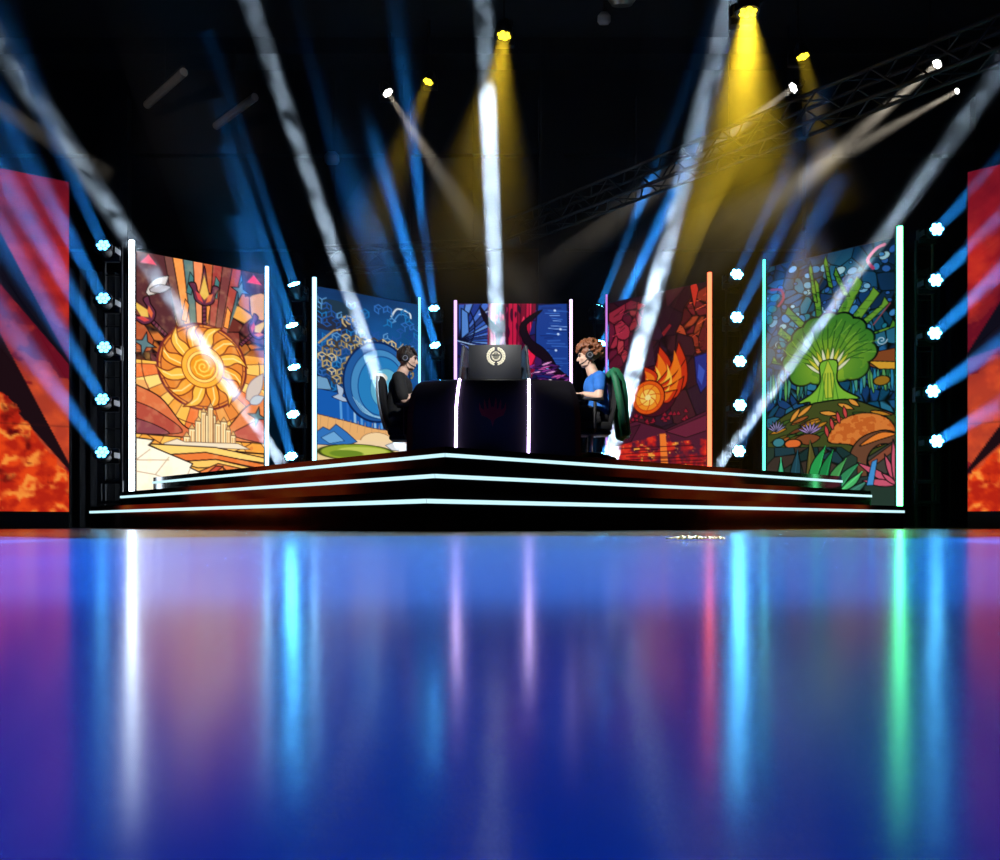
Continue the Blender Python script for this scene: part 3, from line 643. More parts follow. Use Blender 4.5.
def floor_mat():
    m = bpy.data.materials.new('glossy_stage_floor'); m.use_nodes = True
    nt = m.node_tree; nt.nodes.clear(); L = nt.links.new
    o = nt.nodes.new('ShaderNodeOutputMaterial'); mix = nt.nodes.new('ShaderNodeMixShader'); fr = nt.nodes.new('ShaderNodeFresnel'); fr.inputs['IOR'].default_value = 1.36
    df = nt.nodes.new('ShaderNodeBsdfDiffuse'); gl = nt.nodes.new('ShaderNodeBsdfAnisotropic'); gl.distribution = 'GGX'; gl.inputs['Color'].default_value = (1, 1, 1, 1)
    tc = nt.nodes.new('ShaderNodeTexCoord')
    n1 = nt.nodes.new('ShaderNodeTexNoise'); n1.inputs['Scale'].default_value = 1.1; n1.inputs['Detail'].default_value = 5
    for n in (n1,): L(tc.outputs['Object'], n.inputs['Vector'])
    r = nt.nodes.new('ShaderNodeMapRange'); r.inputs['To Min'].default_value = .14; r.inputs['To Max'].default_value = .21
    L(n1.outputs['Fac'], r.inputs['Value']); L(r.outputs['Result'], gl.inputs['Roughness'])
    mx = nt.nodes.new('ShaderNodeMix'); mx.data_type = 'RGBA'
    mx.inputs['A'].default_value = (.032, .033, .036, 1); mx.inputs['B'].default_value = (.040, .041, .044, 1)
    L(n1.outputs['Fac'], mx.inputs['Factor']); L(mx.outputs['Result'], df.inputs['Color'])
    L(fr.outputs[0], mix.inputs[0]); L(df.outputs[0], mix.inputs[1]); L(gl.outputs[0], mix.inputs[2]); L(mix.outputs[0], o.inputs['Surface'])
    return m
M['floor'] = floor_mat()

# ------------------------------------------------------------------ the hall
def struct(name, mb, m):
    o = mb.build(name, m, None, None); o['kind'] = 'structure'; return o
struct('floor', MB().box((0, 6.5, -.1), (30, 22, .2)), M['floor'])
wb = MB().box((0, 17.6, 4.5), (30, .2, 9.4))
struct('wall_back', wb, M['hall'])
struct('wall_left', MB().box((-12.6, 9, 4.5), (.2, 17, 9.4)), M['hall'])
struct('wall_right', MB().box((12.6, 9, 4.5), (.2, 17, 9.4)), M['hall'])
cb = MB().box((0, 9, 9.1), (26, 18, .2))
for k in range(7): cb.box((0, 2 + k * 2.4, 8.85), (26, .14, .3))
struct('ceiling', cb, M['hall'])
tr = MB()                                       # pale ledge and columns of the hall wall behind the rig
for x in (-7.5, -2.0, 1.0, 2.9, 6.2, 9.5): tr.box((x, 17.4, 4.2), (.5, .24, 8.4))
tr.box((0, 17.42, 5.6), (25, .2, .35)); tr.box((0, 17.42, 7.4), (25, .2, .25))
struct('trim_1', tr, M['hall'])

# black drapes hung in the gaps behind the light towers
dr_lab = ['black drape hanging between the left side screen and the sun screen', 'black drape hanging between the sun screen and the water screen', 'black drape hanging between the water screen and the blue and crimson screen',
          'black drape hanging between the blue and crimson screen and the fire screen', 'black drape hanging between the fire screen and the tree screen', 'black drape hanging between the tree screen and the right side screen']
def drape(a, b, h, label):
    a, b = Vector((*a, 0)), Vector((*b, 0)); d = b - a; n = Vector((d.y, -d.x, 0)).normalized(); N = max(20, int(d.length * 18))
    rings = []
    for z in (.01, h):
        fr = [a + d * (i / N) + n * (.035 * math.sin(i * 1.9)) + Vector((0, 0, z)) for i in range(N + 1)]
        rings.append(fr + [p - n * .03 for p in reversed(fr)])
    o = MB().ring_loft(rings).build('stage_drape', M['drape'], None, 1.0)
    return tag(o, label, 'drape', 'black drapes between the screens')
drape((-5.75, 11.75), (-4.98, 12.15), 3.45, dr_lab[0])
drape((-3.45, 14.0), (-2.75, 14.25), 3.30, dr_lab[1])
drape((-1.35, 16.0), (-.70, 16.0), 3.30, dr_lab[2])
drape((1.22, 16.0), (1.95, 16.0), 3.30, dr_lab[3])
drape((3.25, 14.15), (4.15, 13.9), 3.30, dr_lab[4])
drape((5.12, 12.0), (5.95, 11.75), 3.45, dr_lab[5])

# ------------------------------------------------------------------ LED screens
SM = screen_mat('led_picture', 1.0)
def led_screen(a, b, z0, z1, art, label, gain=1.0, flip=False, group=None, rows=4, dim=1.0):
    a, b = Vector((*a, 0)), Vector((*b, 0)); d = b - a; n = Vector((d.y, -d.x, 0)).normalized()     # n faces the floor in front
    mid = (a + b) / 2
    t = thing('led_screen', label, 'screen', (mid.x, mid.y, 0), group)
    Cc = np.clip(art.C, 0, 1)
    Cc = np.where(Cc <= .04045, Cc / 12.92, ((Cc + .055) / 1.055) ** 2.4) * gain
    if flip: Cc = Cc[:, ::-1]
    ny, nx = Cc.shape[:2]
    u = np.arange(nx) / (nx - 1); v = np.arange(ny) / (ny - 1)
    U, V = np.meshgrid(u, v)
    co = np.empty((ny * nx, 3)); co[:, 0] = (a.x + d.x * U + n.x * .004).ravel(); co[:, 1] = (a.y + d.y * U + n.y * .004).ravel(); co[:, 2] = (z1 + (z0 - z1) * V).ravel()
    i = (np.arange(ny - 1)[:, None] * nx + np.arange(nx - 1)[None]).ravel()
    q = np.stack([i, i + nx, i + nx + 1, i + 1], 1)
    me = bpy.data.meshes.new('picture'); me.vertices.add(ny * nx); me.vertices.foreach_set('co', co.ravel())
    me.loops.add(q.size); me.loops.foreach_set('vertex_index', q.ravel().astype(np.int32))
    me.polygons.add(len(q)); me.polygons.foreach_set('loop_start', (np.arange(len(q)) * 4).astype(np.int32))
    me.update(calc_edges=True)
    at = me.attributes.new('pixel', 'FLOAT_COLOR', 'POINT')
    at.data.foreach_set('color', np.concatenate([Cc.reshape(-1, 3), np.ones((nx * ny, 1))], 1).astype(np.float32).ravel())
    me.materials.append(SM); add_mesh('picture', me, t)
    fr = MB(); rot = Matrix.Rotation(math.atan2(d.y, d.x), 3, 'Z')
    fr.box(mid - n * .05 + Vector((0, 0, (z0 + z1) / 2)), (d.length + .02, .1, z1 - z0 + .02), rot)
    fr.build('cabinet', M['black'], t, None)
    bs = MB().box(mid - n * .05 + Vector((0, 0, z0 / 2 - .006)), (d.length, .12, z0 - .012), rot)
    for s in (-.35, .35): bs.box(mid - n * .35 + d * s + Vector((0, 0, .3)), (.05, .5, .6), rot)
    bs.build('base', M['black'], t, None)
    return t
SUN = ((-4.84, 11.83), (-3.44, 12.95)); WAT = ((-2.80, 13.58), (-1.36, 14.72)); WIN = ((-.72, 14.93), (1.16, 14.93)); FIR = ((1.80, 14.63), (3.10, 13.32)); TRE = ((3.79, 12.60), (5.02, 11.28))
G5 = 'stained glass picture screens behind the stage'
led_screen(*SUN, .06, 3.69, art_sun(), 'tall screen with a golden stained glass sun over a pale castle', 1.15, group=G5)
led_screen(*WAT, .06, 3.69, art_water(), 'tall screen with a blue stained glass water orb over a beach', .95, group=G5)
led_screen(*WIN, .06, 3.76, art_wings(), 'screen with blue wings and crimson folds, behind the black desk', 1.0, group=G5)
led_screen(*FIR, .06, 3.69, art_fire(), 'tall dark red screen with a burning ember ball above lava', .8, group=G5)
led_screen(*TRE, .06, 3.69, art_tree(), 'tall screen with a green stained glass tree and jungle leaves', .85, group=G5)
GS = 'red magma side screens'
MAG = art_magma(94, 130, ((38, 71), (68, 43), (97, 74), (131, 44)))
MAG2 = art_magma(113, 130, ((79, 28), (105, 5), (150, 25), (161, 17)))
led_screen((-7.25, 9.10), (-5.14, 10.60), .20, 4.13, MAG, 'big fiery red magma screen with dark diagonals beside the sun screen', .9, group=GS)
led_screen((5.42, 10.30), (7.40, 8.60), .20, 4.13, MAG2, 'big fiery red magma screen with dark diagonals beside the tree screen', .95, flip=True, group=GS)

# ------------------------------------------------------------------ light tubes on the screen edges
def tube(px, d, top_py, col, s, r, label):
    p = P(px, HZ, d); z1 = (HZ - top_py) / F * d + CH
    t = thing('light_tube', label, 'light tube', (p.x, p.y, 0), 'upright light tubes edging the screens')
    MB().box((p.x, p.y + r * .9, z1 / 2), (r * 2.2, r * 1.0, z1 - .004)).build('channel', M['black'], t, None)
    MB().tube([(p.x, p.y - r * .2, .05), (p.x, p.y - r * .2, z1 - .01)], r, 10).build('diffuser', emit('tube_glow', col, s), t)
    return t
tube(132, 11.78, 240, (.72, .86, 1), 10, .034, 'thick white light tube on the outer edge of the sun screen')
tube(267, 13.0, 266, (.40, .78, 1), 3.6, .026, 'pale cyan light tube between the sun screen and the blue lights')
tube(314.5, 13.52, 277, (.30, .68, 1), 3.6, .032, 'blue white light tube on the outer edge of the water screen')
tube(419.5, 14.76, 297, (.25, .70, 1), 2.0, .020, 'thin cyan light tube on the inner edge of the water screen')
tube(455.5, 14.9, 300, (.72, .42, 1), 1.8, .026, 'lavender light tube left of the blue and crimson screen, above the desk')
tube(571, 14.9, 299, (.80, .60, 1), 2.2, .026, 'lavender white light tube right of the blue and crimson screen, above the desk')
tube(606.5, 14.67, 294, (.62, .22, .75), 1.0, .017, 'thin dim violet light tube on the inner edge of the fire screen')
tube(709.5, 13.25, 272, (1, .12, .05), 4.2, .032, 'glowing orange light tube on the outer edge of the fire screen')
tube(764, 12.63, 259, (.12, .85, .62), 2.2, .020, 'thin mint light tube on the inner edge of the tree screen')
tube(899.5, 11.22, 226, (.12, 1, .34), 8, .036, 'thick bright green white light tube on the outer edge of the tree screen')

# ------------------------------------------------------------------ stage
FRONT = [(-.482, 5.83), (-.474, 6.48), (-.438, 7.08)]
LEFT = [(-5.03, 10.92), (-4.85, 11.38), (-4.56, 11.69)]
RIGHT = [(4.78, 10.53), (4.595, 11.01), (4.374, 11.38)]
BACK = [(3.35, 12.3), (2.4, 13.0), (1.3, 14.15), (-1.0, 14.15), (-2.3, 13.2), (-3.1, 12.55)]
STAGE = thing('stage_platform', 'stepped black stage with three glowing white edge lines', 'stage', (0, 9.5, 0))
strip_m = emit('edge_line_glow', (.60, .92, 1), 1.08)
for k in range(3):
    zt = .267 + .2 * k; zb = 0.0 if k == 0 else .267 + .2 * (k - 1) - .004
    o = MB().prism([FRONT[k], RIGHT[k]] + BACK + [LEFT[k]], zb, zt).build('tier', M['gloss'], STAGE, None)
    st = MB(); zc = .2 * (k + 1)
    f, l, r = (Vector((*q[k], 0)) for q in (FRONT, LEFT, RIGHT))
    for e, m in ((l, Vector((-.746, -.666, 0))), (r, Vector((.666, -.746, 0)))):
        d = e - f; q = [f + m * .012 if False else f, e]
        n = Vector((d.y, -d.x, 0)).normalized(); n = n if n.y < 0 else -n
        hh = .0145
        a, b = f, e; vs = []
        for p in (a, b):
            for off in (.001, .014):
                for z in (zc - hh, zc + hh): vs.append(p + n * off + Vector((0, 0, z)))
        st.add(vs, [(0, 1, 3, 2), (4, 6, 7, 5), (0, 2, 6, 4), (1, 5, 7, 3), (0, 4, 5, 1), (2, 3, 7, 6)])
    st.build('edge_light', strip_m, o, None)

# small crumpled tape on the floor before the stage
p = P(697, 541, 2.4); p.z = 0
tp = MB(); rt = random.Random(2)
def bit(cx, cy, L, w, h, a):
    vs = []; n = 7
    for i in range(n):
        f = i / (n - 1) - .5
        for sgn in (-1, 1):
            vs.append((cx + f * L * math.cos(a) - sgn * w / 2 * math.sin(a), cy + f * L * math.sin(a) + sgn * w / 2 * math.cos(a), .003 + h * abs(math.sin(i * 1.7 + sgn * .6)) * (1 - 2 * abs(f) * .6)))
    top = [(x, y, z + .0025) for x, y, z in vs]; m_ = len(vs); fs = []
    for i in range(n - 1):
        q = 2 * i; fs += [(m_ + q, m_ + q + 2, m_ + q + 3, m_ + q + 1), (q, q + 1, q + 3, q + 2), (q, q + 2, m_ + q + 2, m_ + q), (q + 1, m_ + q + 1, m_ + q + 3, q + 3)]
    fs += [(0, m_, m_ + 1, 1), (2 * n - 2, 2 * n - 1, m_ + 2 * n - 1, m_ + 2 * n - 2)]
    tp.add(vs + top, fs)
for k in range(8): bit(p.x - .055 + k * .016, p.y + rt.uniform(-.02, .02), rt.uniform(.03, .05), .016, rt.uniform(.006, .013), rt.uniform(-.6, .6))
tag(tp.build('tape_scrap', M['tape']), 'crumpled scrap of yellow tape on the floor in front of the stage', 'tape')
# ------------------------------------------------------------------ lights of the rig
def haze_mat(name, dens, scale, contrast, levels, lo=.3, hi=.7):
    """lit stage haze: scatters, does not glow by itself; its thickness changes with height"""
    m = bpy.data.materials.new(name); m.use_nodes = True; nt = m.node_tree; nt.nodes.clear()
    o = nt.nodes.new('ShaderNodeOutputMaterial'); s = nt.nodes.new('ShaderNodeVolumeScatter')
    s.inputs['Color'].default_value = (1, 1, 1, 1)
    g = nt.nodes.new('ShaderNodeNewGeometry'); n = nt.nodes.new('ShaderNodeTexNoise'); n.inputs['Scale'].default_value = scale; n.inputs['Detail'].default_value = 4
    r = nt.nodes.new('ShaderNodeMapRange'); r.inputs['From Min'].default_value = lo; r.inputs['From Max'].default_value = hi
    r.inputs['To Min'].default_value = dens * (1 - contrast); r.inputs['To Max'].default_value = dens * (1 + contrast)
    x = nt.nodes.new('ShaderNodeSeparateXYZ'); h = nt.nodes.new('ShaderNodeFloatCurve'); hs = nt.nodes.new('ShaderNodeMath'); hs.operation = 'DIVIDE'; hs.inputs[1].default_value = 9.0
    mu = nt.nodes.new('ShaderNodeMath'); mu.operation = 'MULTIPLY'
    c = h.mapping.curves[0]; c.points[0].location = (levels[0][0] / 9, levels[0][1]); c.points[1].location = (levels[-1][0] / 9, levels[-1][1])
    for z, v in levels[1:-1]: c.points.new(z / 9, v)
    for p in c.points: p.handle_type = 'VECTOR'
    h.mapping.update()
    nt.links.new(g.outputs['Position'], n.inputs['Vector']); nt.links.new(n.outputs['Fac'], r.inputs['Value'])
    nt.links.new(g.outputs['Position'], x.inputs[0]); nt.links.new(x.outputs['Z'], hs.inputs[0]); nt.links.new(hs.outputs[0], h.inputs['Value'])
    nt.links.new(h.outputs[0], mu.inputs[0]); nt.links.new(r.outputs['Result'], mu.inputs[1]); nt.links.new(mu.outputs[0], s.inputs['Density'])
    nt.links.new(s.outputs[0], o.inputs['Volume']); m.cycles.volume_sampling = 'EQUIANGULAR'
    return m
LOW = [(0, 1), (3.1, 1), (3.9, .55), (4.7, .2), (5.6, .06), (9, .02)]
HIGH = [(0, .01), (3.2, .035), (4.6, .42), (6.0, 1), (9, 1)]
BK = 1 / 15
HZM = {'soft': haze_mat('low_haze', .05, .8, .45, LOW), 'smoky': haze_mat('smoky_haze', .05, 5.0, .97, [(0, 1), (2.3, .95), (3.2, .55), (4.8, .25), (6.4, .14), (9, .10)], .40, .60), 'thin': haze_mat('thin_haze', .05, .5, .15, [(0, 1), (4.6, 1), (6.2, .4), (9, .1)]), 'high': haze_mat('high_haze', .05, .8, .45, HIGH)}

def lamp(name, p, d, radius, spread, power, col, kind='AREA'):
    l = bpy.data.lights.new(name, kind); l.color = col; l.energy = power
    if kind == 'AREA': l.shape = 'DISK'; l.size = radius * 2; l.spread = spread
    o = bpy.data.objects.new(name, l); COL.objects.link(o); o.location = p
    o.rotation_euler = Vector(d).normalized().to_track_quat('-Z', 'Y').to_euler()
    return o
def beam(p, q, r0, spread, power, col, label, group, haze='soft', fat=1.0, ext=1.0):
    """a lamp at p shining to q and the column of haze it lights"""
    p, q = Vector(p), Vector(q); d = (q - p); L = d.length * ext; d.normalize()
    lamp('beam_lamp', p, d, r0, spread, power * BK, col)
    a = Vector((0, 0, 1)).cross(d).normalized(); b = d.cross(a); n = 20; rings = []
    for t in (0.004, .25, .5, .75, 1.0):
        rr = (r0 * 1.04 + L * t * math.tan(spread / 2) * fat); c = p + d * (L * t)
        rings.append([c + (a * math.cos(2 * math.pi * i / n) + b * math.sin(2 * math.pi * i / n)) * rr for i in range(n)])
    o = MB().ring_loft(rings).build('light_beam', HZM[haze], None, None)
    tag(o, label, 'light beam', group, 'stuff')
    return o

# moving head: base, yoke and head with a seven-cell lens; local +Z of the head is the beam
def moving_head(loc, d, scale, lens_m, label, group, parts=True, mount='side'):
    t = thing('moving_head_light', label, 'stage light', loc, group)
    d = Vector(d).normalized(); R = look_rot(d); loc = Vector(loc); S = scale
    side = (R @ Vector((1, 0, 0))); 
    hd = MB().lathe([(.0, -.20), (.055, -.20), (.085, -.15), (.105, -.06), (.105, -.012), (.112, -.01), (.112, .0), (.095, .0), (.094, -.012), (.0, -.012)], (0, 0, 0), None, 20)
    for k in range(6): hd.box((0, .0, -.17 + k * .018), (.20, .03, .006))
    hd.v = [tuple(loc + (R @ Vector(v)) * S) for v in hd.v]; hd.build('head', M['darkgrey'], t)
    ln = MB()
    for k in range(7):
        x, y = (0, 0) if k == 6 else (.058 * math.cos(k * math.pi / 3), .058 * math.sin(k * math.pi / 3))
        ln.ell((x, y, -.004), (.0285, .0285, .010), None, 12, 6)
    ln.v = [tuple(loc + (R @ Vector(v)) * S) for v in ln.v]; ln.build('lens', lens_m, t)
    if parts:
        yk = MB()
        for s in (-1, 1): yk.box(loc + side * (.128 * s * S) + R @ Vector((0, 0, -.09)) * S + Vector((0, .06 * S, 0)), (.016 * S, .17 * S, .07 * S))
        yk.box(loc + R @ Vector((0, 0, -.09)) * S + Vector((0, .155 * S, 0)), (.27 * S, .03 * S, .07 * S)); yk.build('yoke', M['darkgrey'], t)
        MB().bbox(loc + R @ Vector((0, 0, -.09)) * S + Vector((0, .22 * S, 0)), (.24 * S, .10 * S, .20 * S), .012).build('base', M['plastic'], t)
    return t

lens_blue = emit('blue_lens_glow', (.10, .55, 1), 26, 'NONE')
lens_white = emit('white_lens_glow', (1, .96, .86), 20, 'NONE')
lens_yellow = emit('yellow_lens_glow', (1, .72, .02), 6, 'NONE')
BLUE = (.02, .30, 1.0)

# towers: pole pair with rungs
def tower(x, y, h, label, foot):
    t = thing('lighting_tower', label, 'tower', (x, y, 0), 'black towers that carry the blue lights')
    for s in (-1, 1):
        MB().tube([(x + s * .11, y, .02), (x + s * .11, y, h)], .022, 8).build('rail', M['truss'], t)
    for k in range(int(h / .335)):
        z = .30 + k * .335
        MB().tube([(x - .11, y, z), (x + .11, y, z)], .012, 6).build('rung', M['truss'], t)
    MB().bbox((x, y, .012), (.5, .5, .02), .005).build('base_plate', M['darkgrey'], t)
    if foot:
        f = MB()
        for z in (.34, .60): f.box((x, y - .06, z), (.30, .04, .04))
        for s in (-1, 1): f.box((x + s * .14, y - .06, .47), (.035, .04, .30))
        f.build('lower_frame', M['truss'], t, None)
TW = [  # depth, fixture pixels, targets (px, py, depth), power
    ('beside the left magma screen', 11.35, [(103, 245), (103, 298), (104, 347), (102, 399), (102, 452)], [(12, 40, 8.6), (0, 110, 8.4), (-4, 165, 8.2), (-10, 215, 8.2), (-16, 292, 8.2)], .42),
    ('between the sun and water screens', 13.62, [(294, 284), (292, 325), (294, 367), (293, 414), (291, 456)], [(234, 110, 12.3), (240, 170, 12.3), (246, 215, 12.2), (254, 280, 12.0), (256, 330, 12.0)], .68),
    ('between the water and crimson screens', 15.55, [(434, 308), (435, 345), (436, 382), (436, 419), (436, 456)], [(408, 95, 13.0), (392, 200, 13.6), (392, 268, 14.9), (396, 310, 14.9), (400, 350, 14.9)], .95),
    ('between the crimson and fire screens', 15.55, [(600, 306), (603, 343), (603, 381), (603, 419), (604, 457)], [(684, 95, 14.8), (690, 160, 13.6), (686, 200, 11.6), (680, 240, 11.2), (668, 270, 11.0)], 1.2),
    ('between the fire and tree screens', 13.5, [(737, 274), (737, 317), (740, 361), (740, 405), (739, 451)], [(815, 110, 10.4), (818, 160, 10.2), (826, 200, 10.0), (812, 262, 9.8), (790, 330, 9.6)], .28),
    ('beside the right magma screen', 11.3, [(937, 229), (936, 280), (935, 333), (933, 391), (937, 441)], [(1044, 118, 8.6), (1044, 182, 8.6), (1044, 236, 8.4), (1044, 316, 8.4), (1044, 384, 8.4)], .50)]
ORD = ['topmost', 'second from the top', 'middle', 'second from the bottom', 'lowest']
lens_of = {t[0]: emit('blue_lens_glow', (.10, .55, 1), g, 'NONE') for t, g in zip(TW, (7, 60, 28, 28, 44, 20))}
ORD = ['topmost', 'second from the top', 'middle', 'second from the bottom', 'lowest']
for wh, D_, fx, tg, pw in TW:
    x = sum((f[0] - 500) / F * D_ for f in fx) / 5
    tower(x, D_ + .30, 3.75 if D_ < 12 else 3.9, 'black ladder tower of blue lights ' + wh, D_ < 12)
    for k, (f, g) in enumerate(zip(fx, tg)):
        p = P(f[0], f[1], D_); q = P(*g); d = (q - p).normalized()
        moving_head(p, d, .98 if D_ < 12 else 1.1, lens_of[wh], f'{ORD[k]} small blue light on the tower {wh}', 'small blue moving head lights')
        beam(p + d * .02, q, .07, math.radians(5.4 if D_ < 12 else 4.4), 300 * pw * ((1.0 if f[0] < 500 else .35) if k >= 3 and 12 < D_ < 14 else .3 if k >= 2 and D_ > 15 and f[0] < 500 else 1), BLUE, f'blue light beam from the {ORD[k]} light on the tower {wh}', 'blue light beams', ext=1.1 if D_ == 13.5 else 1.4)

# white shafts that rise from behind the stage
WB = [('rising from behind the player in black', (411, 476, 14.5), (234, -46, 11.0), .10, 1.3, 760),
      ('crossing the sun screen', (289, 474, 13.15), (-16, 22, 9.3), .085, 2.2, 420),
      ('standing behind the emblem board', (503, 476, 14.5), (482, -40, 12.6), .125, 1.1, 1400),
      ('rising from behind the chair with the green jacket', (606, 476, 14.45), (742, -40, 11.4), .13, 1.7, 1700),
      ('crossing the tree screen', (712, 474, 13.3), (1012, 52, 9.4), .085, 1.9, 450)]
FLT = []
for lb, a, b, r0, sp, pw in WB:
    p, q = P(*a), P(*b); d = (q - p).normalized()
    FLT.append(moving_head(p, d, 1.4, lens_white, 'white floor light, its beam ' + lb, 'white floor lights behind the stage', False))
    MB().bbox((p.x, p.y + .02, .16), (.34, .34, .31), .03).build('base', M['plastic'], FLT[-1])
    beam(p + d * .03, q, r0, math.radians(sp), pw, (.58, .78, 1.0), 'white light shaft ' + lb, 'white light shafts', 'smoky')

# lamps under the ceiling
def hung(px, py, d, tgt, half, power, col, lens, S, label, blabel, grp, r0=.09, hz='high', ext=1.5):
    p = P(px, py, d); q = P(*tgt); dr = (q - p).normalized()
    t = moving_head(p, dr, S, lens, label, grp)
    MB().tube([p + Vector((0, .25, 0)), (p.x, p.y + .25, 8.7)], .02, 8).build('hanging_pipe', M['truss'], t)
    if power: beam(p + dr * .02, q, r0, math.radians(half * 2), power, col, blabel, 'beams of the ceiling lamps', hz, ext=ext)
YEL = (1.0, .66, .03)
GY, GW = 'yellow lamps under the ceiling', 'white lamps under the ceiling'
hung(504, 36, 13.6, (478, 235, 13.2), 17, 420, YEL, lens_yellow, 1.25, 'round yellow lamp under the ceiling just right of the tallest white shaft', 'yellow light cone above the emblem board', GY)
hung(428, 82, 15.0, (388, 190, 14.6), 10, 50, YEL, lens_yellow, 1.0, 'small yellow lamp on the left half of the ceiling', 'faint yellow light cone from the small lamp on the left half', GY)
hung(748, 13, 10.5, (738, 330, 10.2), 20, 2000, YEL, lens_yellow, 1.25, 'highest and biggest yellow lamp under the ceiling, with a wide yellow cone', 'broad bright yellow light cone on the right half', GY)
hung(803, 57, 14.2, (826, 160, 14.0), 11, 60, YEL, lens_yellow, 1.15, 'yellow lamp just above a white lamp on the right half of the ceiling', 'faint yellow light cone beside the broad one', GY)
WRM = (1.0, .88, .70)
hung(388, 93, 15.4, (490, 250, 14.9), 5.5, 60, WRM, lens_white, 1.05, 'lone white lamp on the left half of the ceiling', 'grey light beam slanting towards the tallest white shaft', GW, .04)
hung(793, 88, 15.2, (610, 222, 14.9), 4.2, 60, WRM, lens_white, 1.05, 'white lamp below a yellow lamp on the right half of the ceiling', 'grey beige light beam crossing the broad yellow cone', GW, .05)
hung(937, 64, 14.4, (720, 255, 13.9), 4.2, 90, WRM, lens_white, .95, 'upper of the two white lamps near the right side of the ceiling', 'beige light beam from the upper right white lamp', GW, .05)
hung(957, 91, 15.3, (760, 200, 14.9), 4.2, 60, WRM, lens_white, .55, 'tiny white lamp, lower of the two near the right side of the ceiling', 'beige light beam from the tiny lower right lamp', GW, .04)
beam(P(-60, 72, 12), P(70, 152, 12), .12, math.radians(2), 30, WRM, 'short beige light beam entering at the left edge above the magma screen', 'beams of the ceiling lamps', 'high', ext=1.3)
# broad blue washes high in the haze
TEAL = (.02, .34, .85)
beam(P(282, 470, 15.9), P(205, 130, 13.4), .20, math.radians(13), 20, TEAL, 'wide dim teal light shaft above the sun screen', 'dim blue light shafts', 'thin', ext=1.4)
beam(P(414, 470, 15.9), P(372, 130, 13.6), .20, math.radians(12), 12, TEAL, 'wide dim teal light shaft above the water screen', 'dim blue light shafts', 'thin', ext=1.4)
beam(P(598, 470, 15.9), P(672, 100, 13.4), .20, math.radians(7), 46, (.02, .30, .9), 'wide dim blue light shaft above the fire screen', 'dim blue light shafts', 'thin', ext=1.3)

# truss behind the lamps on the right
def truss(a, b, w, label):
    a, b = Vector(a), Vector(b); d = (b - a).normalized(); up = Vector((0, 0, 1)); s = d.cross(up).normalized()
    t = thing('ceiling_truss', label, 'truss', a, 'dark ceiling trusses')
    cs = [(s * i + up * j) * (w / 2) for i, j in ((-1, -1), (1, -1), (1, 1), (-1, 1))]
    for c in cs: MB().tube([a + c, b + c], .028, 8).build('chord', M['truss'], t)
    br = MB(); L = (b - a).length; n = int(L / w)
    for k in range(n):
        for i in range(4):
            p, q = cs[i], cs[(i + 1) % 4]
            if k % 2: p, q = q, p
            br.tube([a + d * (L * k / n) + p, a + d * (L * (k + 1) / n) + q], .014, 6)
    br.build('lattice', M['truss'], t)
    for f in (.08, .5, .92):
        c = a + d * L * f + up * w / 2; MB().tube([c, (c.x, c.y, 8.75)], .012, 6).build('hanger', M['truss'], t)
truss((.25, 16.4, 5.45), (6.3, 9.0, 5.45), .36, 'dark lattice truss slanting up to the right below the white lamps')
truss((-.25, 16.6, 5.1), (-3.4, 17.0, 5.1), .40, 'dark lattice truss behind the yellow and white lamps on the left half')

# house light tubes and odd fittings under the ceiling
def house_tube(a, b, label):
    a, b = Vector(a), Vector(b)
    t = thing('house_light', label, 'ceiling light', (a + b) / 2, 'unlit house light tubes under the ceiling')
    d = (b - a).normalized()
    MB().tube([a, b], .07, 10).build('tube', M['tubegrey'], t)
    MB().box((a + b) / 2 + Vector((0, 0, .07)), ((b - a).length * .98, .10, .05), look_rot(d) @ Matrix.Rotation(math.pi / 2, 3, 'Y')).build('housing', M['black'], t, None)
    MB().tube([(a + b) / 2 + Vector((0, 0, .08)), ((a.x + b.x) / 2, (a.y + b.y) / 2, 8.75)], .012, 6).build('hanger', M['truss'], t)
house_tube(P(147, 105, 16.4), P(184, 72, 15.0), 'unlit grey house light tube, upper of the two at the left')
house_tube(P(216, 126, 16.8), P(255, 97, 15.6), 'unlit grey house light tube, lower of the two, nearer the middle')
def can(px, py, d, r, m, label, cat='ceiling fitting'):
    p = P(px, py, d); t = thing('ceiling_lamp', label, cat, p, 'unlit fittings under the ceiling')
    MB().lathe([(0, -.5 * r), (.7 * r, -.48 * r), (r, -.1 * r), (r, .7 * r), (.5 * r, 1.2 * r), (0, 1.2 * r)], p, Matrix.Rotation(.35, 3, 'X'), 18).build('lamp_housing', m, t)
    MB().tube([p + Vector((0, 0, r)), (p.x, p.y, 8.75)], .012, 6).build('hanger', M['truss'], t)
can(622, -2, 12.6, .2, M['alu'], 'unlit silver ceiling lamp at the top edge beside the highest yellow lamp')
can(604, 21, 13.6, .10, M['tubegrey'], 'small dull grey lamp under the ceiling, left of the silver one')
can(332, 161, 16.9, .14, M['alu'], 'small metal fitting hanging beside the white shaft above the water screen')

